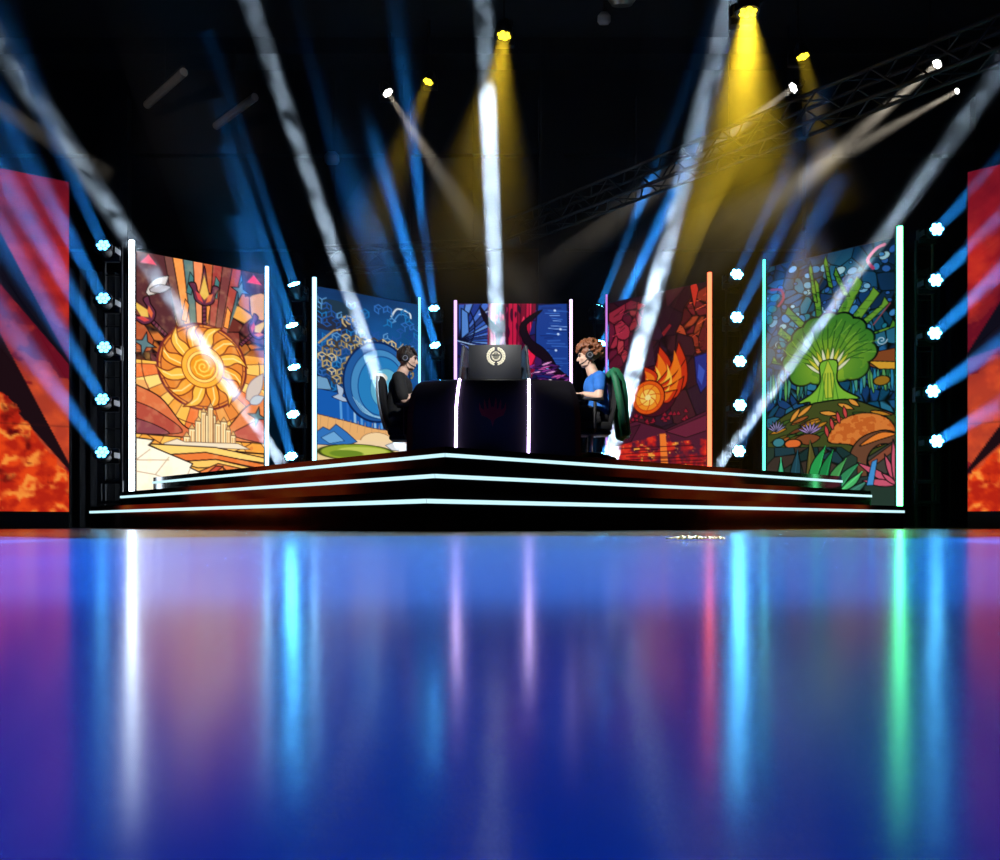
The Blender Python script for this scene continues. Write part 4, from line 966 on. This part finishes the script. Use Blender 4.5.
# ------------------------------------------------------------------ stage light on players and floor, and added lamps
def spot(p, q, deg, power, col, blend=.4, size=.12):
    o = lamp('spot', p, Vector(q) - Vector(p), 0, 0, power, col, 'SPOT'); l = o.data
    l.spot_size = math.radians(deg); l.spot_blend = blend; l.shadow_soft_size = size; return o
for x in (-2.7, 0, 2.7): spot((x, 1.95, 7.6), (x, 2.0, 0), 24.4, 29000, (.0, .19, 1.0), .24, .05)     # pool before the stage
spot((-3.2, -1.5, 7.0), (-1.3, .6, 0), 24, 42000, (.0, .055, 1.0), .8, .3)
spot((3.4, -1.5, 7.0), (1.6, .4, 0), 26, 9000, (.0, .10, 1.0), .8, .3)
spot((0, -2.5, 6.0), (0, .4, 0), 22, 1800, (.0, .12, 1.0), .9, .3)
spot((2.4, 3.6, 4.6), (-.92, 9.3, 1.6), 8, 2600, (.95, .97, 1.0), .5)
spot((-2.8, 3.6, 4.8), (.95, 9.3, 1.55), 9, 4200, (1.0, .97, .93), .5)
spot((-4.5, 7.5, 5.0), (-5.6, 15.8, 7.2), 16, 260, (1, .86, .72), .8, .3)  # added lamp without a fixture, lifts the unlit house tubes out of the dark
for x in (-2.4, 0, 2.4): spot((x, 3.2, 6.5), (x, 4.5, 0), 24, 1800, (1, .70, .34), .9, .2)     # warm spill on the floor before the stage
spot((1.2, 1.0, 4.5), (.533, 2.4, 0), 3, 2600, (1, .66, .16), .6, .05)  # added narrow warm lamp, only there to make the tape show yellow
# ------------------------------------------------------------------ desk, board, monitors
ZS = .667                                             # stage top
DK = thing('desk', 'black gaming desk with two glowing white strips and a dark red emblem', 'desk', (-.07, 8.9, ZS))
def dring(z, xl, xr, yf, yc, rev=.17):
    # front shell outline: gently bowed front, wrapped ends
    ym = yc
    return [Vector((xl, ym, z)), Vector((xl + .06, ym - .04, z)), Vector((-.42, yf, z)), Vector((.28, yf, z)), Vector((xr - .06, ym - .04, z)), Vector((xr, ym, z)),
            Vector((xr, 9.12, z)), Vector((xr - .05, 9.12, z)), Vector((xr - .05, yc + .10, z)), Vector((.28, yf + rev, z)), Vector((-.42, yf + rev, z)), Vector((xl + .05, yc + .10, z)), Vector((xl + .05, 9.12, z)), Vector((xl, 9.12, z))]
MB().ring_loft([dring(z, xl, xr, yf, yc) for z, xl, xr, yf, yc in
     ((ZS, -.925, .80, 8.62, 8.76), (1.10, -.915, .795, 8.62, 8.76), (1.27, -.895, .775, 8.62, 8.76), (1.36, -.865, .745, 8.63, 8.765), (1.42, -.83, .725, 8.645, 8.775), (1.455, -.79, .705, 8.67, 8.79), (1.47, -.74, .685, 8.71, 8.82))]).build('front_panel', M['satin'], DK, .35)
MB().bbox((-.04, 9.42, 1.345), (1.72, .98, .035), .008).build('tabletop', M['satin'], DK)
for s in (-.62, .55): MB().bbox((s, 9.62, (ZS + 1.33) / 2), (.06, .5, 1.33 - ZS), .008).build('leg', M['plastic'], DK)
strip = emit('desk_strip_glow', (.78, .56, 1), 10)
for (x, xt) in ((-.424, -.392), (.281, .281)):
    MB().tube([(x - .006, 8.607, .68), (x, 8.607, 1.18), (x + (xt - x) * .35, 8.609, 1.30), (x + (xt - x) * .6, 8.617, 1.37), (x + (xt - x) * .8, 8.633, 1.425), (xt, 8.662, 1.462)], .0135, 10).build('light_strip', strip, DK)
# dark red five-pronged emblem, flat on the front
em = [(0, -.155), (.018, -.09), (.055, -.062), (.105, -.045), (.132, .02), (.128, .085), (.112, .03), (.082, .008), (.086, .075), (.078, .118), (.066, .07), (.056, .022), (.04, .02), (.042, .09), (.03, .135), (.02, .075), (.012, .03), (.0, .045)]
half = [(x, z) for x, z in em]
pts = half[:-1] + [(0, .16)] if False else half
poly = [(x, z) for x, z in pts] + [(-x, z) for x, z in reversed(pts[1:-1])]
cx, cz = -.072, 1.150
e = MB(); n = len(poly)
e.ring_loft([[Vector((cx + x, 8.6195, cz + z)) for x, z in poly], [Vector((cx + x, 8.616, cz + z)) for x, z in poly]])
e.build('emblem', M['maroon'], DK, None)
MB().bbox((-.02, 8.80, 1.474), (.45, .05, .012), .004).build('top_glint', M['alu'], DK)  # glint of light on the rounded panel top, built as a bright bar

# board with a pale gold wreath, standing on the desk
BD = thing('emblem_board', 'charcoal board with a pale gold wreath emblem, standing on the desk', 'board', (-.05, 9.0, 1.363))
x0, x1, zt = (468.5 - 500) / F * 9.0, (521.5 - 500) / F * 9.0, (525 - 345) / F * 9.0 + CH
bc = (x0 + x1) / 2
MB().bbox((bc, 9.0, (zt + 1.37) / 2), (x1 - x0, .024, zt - 1.37), .004).build('panel', M['board'], BD)
for s in (x0 + .06, x1 - .06): MB().bbox((s, 9.02, 1.372), (.05, .16, .012), .003).build('foot', M['plastic'], BD)
g = MB(); ez = (525 - 356.5) / F * 9.0 + CH; ex = (496 - 500) / F * 9.0; fy = 8.985
for s in (-1, 1):
    for k in range(9):
        a = math.radians(-70 + k * 17.5); r_ = .080
        c = Vector((ex + s * r_ * math.cos(a), fy, ez + r_ * math.sin(a) * .98)); t_ = a + math.pi / 2 - .5
        for o_ in (-.25, .55):
            g.ell(c + Vector((s * math.cos(a) * .008 * (1 if o_ > 0 else -1), 0, math.sin(a) * .008 * (1 if o_ > 0 else -1))), (.017, .003, .0085), Matrix.Rotation(-(t_ + o_) if s > 0 else (t_ + o_), 3, 'Y'), 8, 5)
g.lathe([(0, 0), (.046, 0), (.046, .003), (.0, .003)], (ex, fy + .002, ez), Matrix.Rotation(math.pi / 2, 3, 'X'), 24)
g.build('wreath', M['gold'], BD)
tx = MB()
for (dx, dz, w_, h_) in ((0, .012, .078, .014), (0, -.008, .064, .008), (0, -.024, .034, .006), (-.016, .030, .012, .010), (.016, .030, .012, .010), (0, .033, .012, .012)):
    tx.box((ex + dx, fy - .003, ez + dz), (w_, .003, h_))
tx.build('centre_mark', M['board'], BD, None)

# two monitors seen edge on, screens towards the players
def monitor(px, s, label):
    x = (px - 500) / F * 9.3
    t = thing('monitor', label, 'monitor', (x, 9.36, 1.363), 'monitors seen edge on')
    R_ = Matrix.Rotation(-s * .10, 3, 'Y') @ Matrix.Rotation(s * .10, 3, 'Z'); c = Vector((x, 9.36, 1.70))
    MB().bbox(c, (.030, .56, .36), .006, R_).build('housing', M['plastic'], t)
    MB().box(c + R_ @ Vector((s * .0155, 0, 0)), (.003, .535, .325), R_).build('display', emit('monitor_light', (.5, .6, .9), .5), t, None)
    MB().box(c + R_ @ Vector((0, -.281, 0)), (.012, .003, .34), R_).build('edge_trim', M['alu'], t, None)
    MB().tube([c + Vector((-s * .03, 0, 0)), (x - s * .05, 9.36, 1.375)], .018, 8).build('stand', M['alu'], t)
    MB().bbox((x - s * .03, 9.36, 1.369), (.18, .26, .012), .004).build('foot', M['plastic'], t)
monitor(465.2, -1, 'monitor seen edge on, left of the emblem board and facing the player in black')
monitor(524.5, 1, 'monitor seen edge on, right of the emblem board and facing the player in blue')

# ------------------------------------------------------------------ chairs
def S(px, py, dy=0.0):
    p = P(px, py, 9.3); return Vector((p.x, 9.3 + dy, p.z))
def chair(x, s, zseat, zback_top, lean, label, piping):
    """s = +1: the sitter faces +x. x is the seat centre"""
    t = thing('gaming_chair', label, 'chair', (x, 9.3, ZS), 'players\' chairs')
    X = lambda dx: x + s * dx
    MB().bbox((X(.02), 9.3, zseat - .045), (.46, .48, .09), .035).build('seat', M['fabric'], t)
    pan = MB().bbox((X(-.02), 9.3, zseat - .105), (.36, .34, .04), .012); pan.build('seat_plate', M['plastic'], t)
    n = 9; rings = []
    for k in range(n):
        f = k / (n - 1); z = zseat - .02 + (zback_top - zseat + .02) * f; cx_ = X(-.20 - lean * f - .02 * math.sin(f * 3.1))
        wd = .23 + .03 * math.sin(f * math.pi) - (.07 * max(0, f - .8) / .2); th = .035 if k not in (0, n - 1) else .02
        rings.append([Vector((cx_ + s * th * math.cos(a) * 1.0, 9.3 + wd * math.copysign(abs(math.sin(a)) ** .6, math.sin(a)), z)) for a in [2 * math.pi * i / 18 for i in range(18)]])
    MB().ring_loft(rings).build('backrest', M['fabric'], t)
    if piping:
        for sd in (-1, 1):
            pts = []
            for k in range(n):
                f = k / (n - 1); z = zseat - .02 + (zback_top - zseat + .02) * f
                pts.append((X(-.237 - lean * f - .02 * math.sin(f * 3.1)), 9.3 + sd * (.20 + .03 * math.sin(f * math.pi) - (.07 * max(0, f - .8) / .2)), z))
            MB().tube(pts, .013, 8).build('piping', M['piping'], t)
    for sd in (-1, 1):
        ar = MB().bbox((X(.04), 9.3 + sd * .31, zseat + .215), (.30, .075, .028), .010); ar = ar.build('armrest', M['plastic'], t)
        MB().tube([(X(-.02), 9.3 + sd * .20, zseat - .10), (X(-.02), 9.3 + sd * .30, zseat - .08), (X(-.02), 9.3 + sd * .31, zseat + .20)], .018, 8).build('arm_post', M['plastic'], ar)
    MB().tube([(X(0), 9.3, ZS + .09), (X(0), 9.3, zseat - .11)], [.032, .026], 12).build('gas_column', M['alu'], t)
    bs = MB(); 
    for k in range(5):
        a = k * 2 * math.pi / 5 + .3
        bs.tube([(X(0), 9.3, ZS + .11), (X(0) + .16 * math.cos(a), 9.3 + .16 * math.sin(a), ZS + .095), (X(0) + .29 * math.cos(a), 9.3 + .29 * math.sin(a), ZS + .07)], [.034, .026, .018], 8)
    bs = bs.build('star_base', M['plastic'], t)
    for k in range(5):
        a = k * 2 * math.pi / 5 + .3; c = Vector((X(0) + .29 * math.cos(a), 9.3 + .29 * math.sin(a), ZS + .0285))
        MB().lathe([(0, -.022), (.024, -.022), (.028, -.012), (.028, .012), (.024, .022), (0, .022)], c, Matrix.Rotation(math.pi / 2, 3, 'X'), 14).build('caster', M['plastic'], bs)
    return t
ch1 = chair((410 - 500) * .01046, 1, 1.045, S(0, 378.5).z, .085, 'black gaming chair with pale edge piping, of the player in black', True)
ch2 = chair((590.0 - 500) * .01046, -1, 1.10, S(0, 373).z, .05, 'black office chair with the green jacket over its backrest', False)

# green jacket over the backrest
jk = MB(); prof = [(604.5, 378), (606.5, 372.5), (611, 369.5), (616, 371), (620, 377.5), (622.5, 388), (624.5, 403), (626, 422), (627, 437), (624.5, 439), (619.5, 437), (616.5, 420), (615.2, 402), (614.2, 388), (612.8, 378.5), (609.5, 375.5), (607.4, 380)]
rings = []; NR = 13
for k in range(NR):
    f = k / (NR - 1); y = -.275 + .55 * f; edge = abs(f - .5) * 2; ring = []
    for i, (a, b) in enumerate(prof):
        wob = .011 * math.sin(k * 2.3 + i * .55); sag = 3.0 * edge ** 4
        p = S(a, b + sag * (1 if b < 385 else 0)); low = max(0, (b - 378) / 60)
        ring.append(Vector((p.x + wob * low * 1.6, 9.3 + y * (1 + .06 * low) + wob, p.z + .012 * math.sin(k * 1.3) * low)))
    rings.append(ring)
jo = jk.ring_loft(rings).build('jacket', M['green'], None, True)
tag(jo, 'green jacket hung over the backrest of the right hand player\'s chair', 'jacket')
sl = MB().tube([S(608, 375, -.285), S(612, 384, -.305), S(615, 400, -.31), S(618, 418, -.305), S(620, 433, -.30)], [.026, .036, .038, .036, .030], 12)
sl.build('sleeve', M['green'], jo, True)

spot((.6, 5.6, 6.2), (-.04, 9.0, 1.72), 5.0, 2600, (1, .98, .95), .5)  # added lamp without a fixture, brightens the wreath on the emblem board
# ------------------------------------------------------------------ people
def head_parts(c, s, tilt=0.0):
    """head solid around c, facing s*x"""
    m = MB(); R_ = Matrix.Rotation(tilt * s, 3, 'Y')
    q = lambda x, y, z: c + R_ @ Vector((s * x, y, z))
    m.ell(q(-.012, 0, .025), (.098, .076, .092), R_)                # cranium
    m.ell(q(.030, 0, -.030), (.062, .058, .078), R_)                # face
    m.ell(q(.052, 0, -.092), (.026, .030, .022), R_)                # chin
    m.capsule(q(-.01, -.045, -.075), q(.045, -.018, -.096), .020, .016); m.capsule(q(-.01, .045, -.075), q(.045, .018, -.096), .020, .016)   # jaw
    m.capsule(q(.086, 0, .012), q(.106, 0, -.028), .010, .015)      # nose
    m.ell(q(.080, 0, .030), (.018, .050, .012), R_)                 # brow
    m.ell(q(.082, 0, -.058), (.014, .024, .007), R_); m.ell(q(.079, 0, -.071), (.014, .020, .008), R_)   # lips
    for sd in (-1, 1):
        m.ell(q(.062, sd * .040, -.022), (.026, .020, .020), R_)    # cheek
        m.ell(q(-.012, sd * .078, -.012), (.020, .010, .032), R_)   # ear
    return m, q
def hand(m, wr, s, side, down=.0):
    """hand reaching from wrist along s*x, palm down; side = +1 / -1 where the thumb leaves"""
    q = lambda x, y, z: wr + Vector((s * x, y, z))
    m.ell(q(.045, 0, -.004), (.050, .040, .016)); m.capsule(wr, q(.03, 0, -.002), .027, .024)
    for k, (y, L) in enumerate(((.030, .068), (.010, .078), (-.010, .073), (-.029, .058))):
        y *= side; b = q(.082, y, .0); k1 = q(.082 + L * .45, y * 1.12, .010); k2 = q(.082 + L * .78, y * 1.15, -.006); tp = q(.082 + L * .92, y * 1.15, -.024)
        m.capsule(q(.05, y * .8, -.002), b, .011, .010); m.capsule(b, k1, .0098, .009); m.capsule(k1, k2, .009, .0082); m.capsule(k2, tp, .0082, .0072)
    m.capsule(q(.020, side * .030, -.006), q(.055, side * .058, -.012), .014, .011); m.capsule(q(.055, side * .058, -.012), q(.088, side * .056, -.020), .0105, .009)
def person(s, J, label, mats, hair_fn, loc):
    t = thing('person', label, 'person', loc)
    hd, q = head_parts(J['head'], s, J['tilt'])
    b = MB(); b.v, b.f = list(hd.v), list(hd.f)
    A_ = lambda p, r: (Vector(p), r)
    b.capsule(J['neck0'], J['neck1'], .062, .056)
    b.capsule(J['neck0'] + Vector((-s * .01, -.10, -.03)), J['neck0'] + Vector((0, 0, .0)), .05, .06); b.capsule(J['neck0'] + Vector((-s * .01, .10, -.03)), J['neck0'], .05, .06)
    torso = [('chest', .118, .165), ('belly', .112, .145), ('pelvis', .125, .165)]
    def trunk(m, g):
        prev = None
        for nme, rx, ry in torso:
            m.ell(J[nme], (rx + g, ry + g, .135 + g))
        for a_, b_ in (('chest', 'belly'), ('belly', 'pelvis')):
            for y in (-.07, 0, .07): m.capsule(J[a_] + Vector((0, y, 0)), J[b_] + Vector((0, y, 0)), .098 + g, .100 + g)
        for y in (-1, 1): m.capsule(J['chest'] + Vector((0, y * .06, .05)), J['sh_n' if y < 0 else 'sh_f'], .085 + g, .062 + g)
    trunk(b, 0)
    for k in 'nf':
        b.capsule(J['sh_' + k], J['el_' + k], .056, .043); b.capsule(J['el_' + k], J['wr_' + k], .043, .027)
        hand(b, J['wr_' + k], s, 1 if k == 'n' else -1)
        b.capsule(J['hip_' + k], J['kn_' + k], .088, .060); b.capsule(J['kn_' + k], J['an_' + k], .056, .040)
        b.capsule(J['an_' + k], J['an_' + k] + Vector((s * .15, 0, -.05)), .036, .030)
    add_mesh('body', remeshed(b, 'body', M['skin'], .0062, 4), t)
    sh = MB(); trunk(sh, .012)
    sh.capsule(J['neck0'] + Vector((-s * .012, -.09, -.045)), J['neck0'] + Vector((-s * .012, .09, -.045)), .062, .062)
    for k in 'nf': sh.capsule(J['neck0'] + Vector((-s * .012, 0, -.035)), J['sh_' + k], .066, .066)
    for k in 'nf':
        e = J['sh_' + k] + (J['el_' + k] - J['sh_' + k]) * J.get('sleeve', .60); sh.capsule(J['sh_' + k], e, .068, .066)
    # keep the hem off the legs
    add_mesh('shirt', remeshed(sh, 'shirt', mats['shirt'], .011, 5), t)
    tr_ = MB(); tr_.ell(J['pelvis'] + Vector((0, 0, -.02)), (.140, .185, .120))
    for k in 'nf':
        tr_.capsule(J['hip_' + k], J['kn_' + k], .102, .076); tr_.capsule(J['kn_' + k], J['an_' + k], .074, .060)
    add_mesh('trousers', remeshed(tr_, 'trousers', M['denim'], .012, 5), t)
    for k in 'nf':
        f = J['an_' + k]; so = MB(); so.ell(f + Vector((s * .07, 0, -.045)), (.135, .048, .038)); so.ell(f + Vector((-s * .01, 0, -.02)), (.060, .046, .055))
        so.box((f.x + s * .065, f.y, ZS + .010), (.25, .075, .018)); add_mesh('shoe', remeshed(so, 'shoe', M['white'], .008, 4), t)
    for sd in (-1, 1): MB().ell(q(.086, sd * .029, .010), (.012, .013, .009)).build('eye', M['eye'], t)
    for sd in (-1, 1): MB().capsule(q(.092, sd * .016, .028), q(.084, sd * .046, .030), .0055, .0045).build('eyebrow', mats['hair'], t)
    hm = hair_fn(q); add_mesh('hair', remeshed(hm, 'hair', mats['hair'], .0075, 2, .4), t)
    # headset
    h = thing('headset', J['headset'], 'headset', J['head'], 'black headsets worn by the players')
    band = [q(-.015 - .01 * math.sin(a), .092 * math.cos(a), .012 + (.118 + J['puff']) * math.sin(a)) for a in [math.pi * i / 16 for i in range(17)]]
    MB().tube(band, .010, 8).build('headband', M['plastic'], h)
    band2 = [p + Vector((0, 0, .012)) for p in band[4:13]]; MB().tube(band2, .006, 6).build('band_trim', M['alu'], h)
    for sd in (-1, 1):
        cup = MB().lathe([(0, -.018), (.036, -.018), (.046, -.008), (.046, .012), (.036, .022), (0, .022)], q(-.012, sd * .098, -.006), Matrix.Rotation(math.pi / 2, 3, 'X'), 18).build('ear_cup', M['plastic'], h)
        MB().lathe([(.020, -.003), (.028, -.003), (.028, .003), (.020, .003), (.02, -.003)], q(-.012, sd * .120, -.006), Matrix.Rotation(math.pi / 2, 3, 'X'), 18).build('ring', M['alu'], cup)
    MB().tube([q(0, -.10, -.03), q(.05, -.095, -.07), q(.092, -.05, -.082)], [.006, .005, .008], 8).build('microphone', M['plastic'], h)
    return t

def hair_short(q):
    r = random.Random(3); m = MB(); m.ell(q(-.020, 0, .038), (.104, .084, .092))
    for k in range(150):
        a = r.uniform(-2.5, 2.5); e = r.uniform(.05, 1.5); d = Vector((math.cos(e) * math.cos(a + math.pi), math.cos(e) * math.sin(a + math.pi), math.sin(e)))
        if d.x > .45 and d.z < .55: continue
        p0 = q(-.018 + d.x * .094, d.y * .076, .034 + d.z * .088); p1 = q(-.018 + d.x * .122 + .012, d.y * .092, .034 + d.z * .112 + r.uniform(-.01, .006)); m.capsule(p0, p1, .016, .005, 6, 2)
    for k in range(14):
        y = -.06 + .12 * k / 13; m.capsule(q(.05, y, .105), q(.094 + r.uniform(-.01, .008), y * 1.05, .058 + r.uniform(-.014, .012)), .018, .005, 6, 2)
    for sd in (-1, 1):
        for k in range(8): m.capsule(q(-.05 + .010 * k, sd * .076, .03), q(-.07 + .012 * k, sd * .080, -.045 + .006 * k), .012, .005, 6, 2)
    return m
def hair_curly(q):
    r = random.Random(8); m = MB(); m.ell(q(-.030, 0, .045), (.112, .092, .098))
    for k in range(230):
        a = r.uniform(-math.pi, math.pi); e = r.uniform(-.55, 1.5); d = Vector((math.cos(e) * math.cos(a), math.cos(e) * math.sin(a), math.sin(e)))
        if d.x > .25 and d.z < .45: continue
        if d.x > -.2 and d.z < -.15: continue
        f = r.uniform(.98, 1.18); c = q(-.032 + d.x * .122 * f, d.y * .108 * f, .042 + d.z * .112 * f); u = Vector((r.uniform(-1, 1), r.uniform(-1, 1), r.uniform(-1, 1))).normalized(); v = u.orthogonal().normalized(); w_ = u.cross(v); R0 = r.uniform(.012, .022)
        pts = [c + (v * math.cos(t) + w_ * math.sin(t)) * R0 + u * (.006 * t - .01) for t in [i * .75 for i in range(8)]]
        m.tube(pts, [.0075, .009, .0095, .0095, .0095, .009, .0085, .006], 6)
    for k in range(16):
        y = -.07 + .14 * k / 15; c0 = q(.055, y, .115); m.capsule(c0, q(.098 + r.uniform(-.006, .014), y, .075 + r.uniform(-.02, .012)), .022, .010, 7, 2)
    return m

JL = dict(head=S(407.6, 359.5), tilt=.10, neck0=S(402.0, 373.5), neck1=S(405.0, 367.0), chest=S(400.5, 388.5), belly=S(397.5, 407), pelvis=S(395.5, 420.5), puff=.006,
          sleeve=.86, sh_n=S(400.5, 381, -.175), sh_f=S(401, 381, .175), el_n=S(405.5, 402.5, -.225), el_f=S(406, 402, .225), wr_n=S(421, 395.2, -.09), wr_f=S(421, 395.2, .13),
          hip_n=S(397, 421, -.09), hip_f=S(397, 421, .09), kn_n=S(435, 418.5, -.13), kn_f=S(435, 418.5, .13),
          an_n=Vector((S(436, 0).x, 9.17, ZS + .088)), an_f=Vector((S(436, 0).x, 9.43, ZS + .088)), headset='black headset on the short dark hair of the player in black')
person(1, JL, 'person with short dark hair and black t-shirt seated at the desk', dict(shirt=M['tee_black'], hair=M['hair_dark']), hair_short, (S(395, 0).x, 9.3, ZS))
JR = dict(head=S(587.6, 356.5), tilt=.12, neck0=S(593.5, 374.5), neck1=S(590.0, 365.5), chest=S(595.5, 387.5), belly=S(597, 403), pelvis=S(598.5, 416), puff=.035,
          sh_n=S(597.5, 380.5, -.180), sh_f=S(596.5, 380.5, .180), el_n=S(597, 399.5, -.235), el_f=S(594, 400.5, .235), wr_n=S(583.2, 396.0, -.14), wr_f=S(583.5, 393.2, .10), sleeve=.52,
          hip_n=S(596.5, 416, -.09), hip_f=S(596.5, 416, .09), kn_n=S(560, 414.5, -.13), kn_f=S(560, 414.5, .13),
          an_n=Vector((S(559, 0).x, 9.17, ZS + .088)), an_f=Vector((S(559, 0).x, 9.43, ZS + .088)), headset='black headset in the curly auburn hair of the player in blue')
person(-1, JR, 'person with curly auburn hair and blue t-shirt seated at the desk', dict(shirt=M['tee_blue'], hair=M['hair_red']), hair_curly, (S(598, 0).x, 9.3, ZS))
# controls under their hands
for px, sg, lab in ((424.5, 1, 'black keyboard under the hands of the player in black'), (578.2, -1, 'black keyboard under the hands of the player in blue')):
    c = S(px, 0); t = thing('keyboard', lab, 'keyboard', (c.x, 9.3, 1.363))
    MB().bbox((c.x + sg * .02, 9.3, 1.3695), (.13, .42, .012), .003).build('case', M['plastic'], t)
    ky = MB()
    for i in range(4):
        for j in range(14): ky.bbox((c.x + sg * .02 - .042 + i * .028, 9.3 - .19 + j * .0292, 1.3785), (.022, .023, .006), .002)
    ky.build('keys', M['darkgrey'], t)
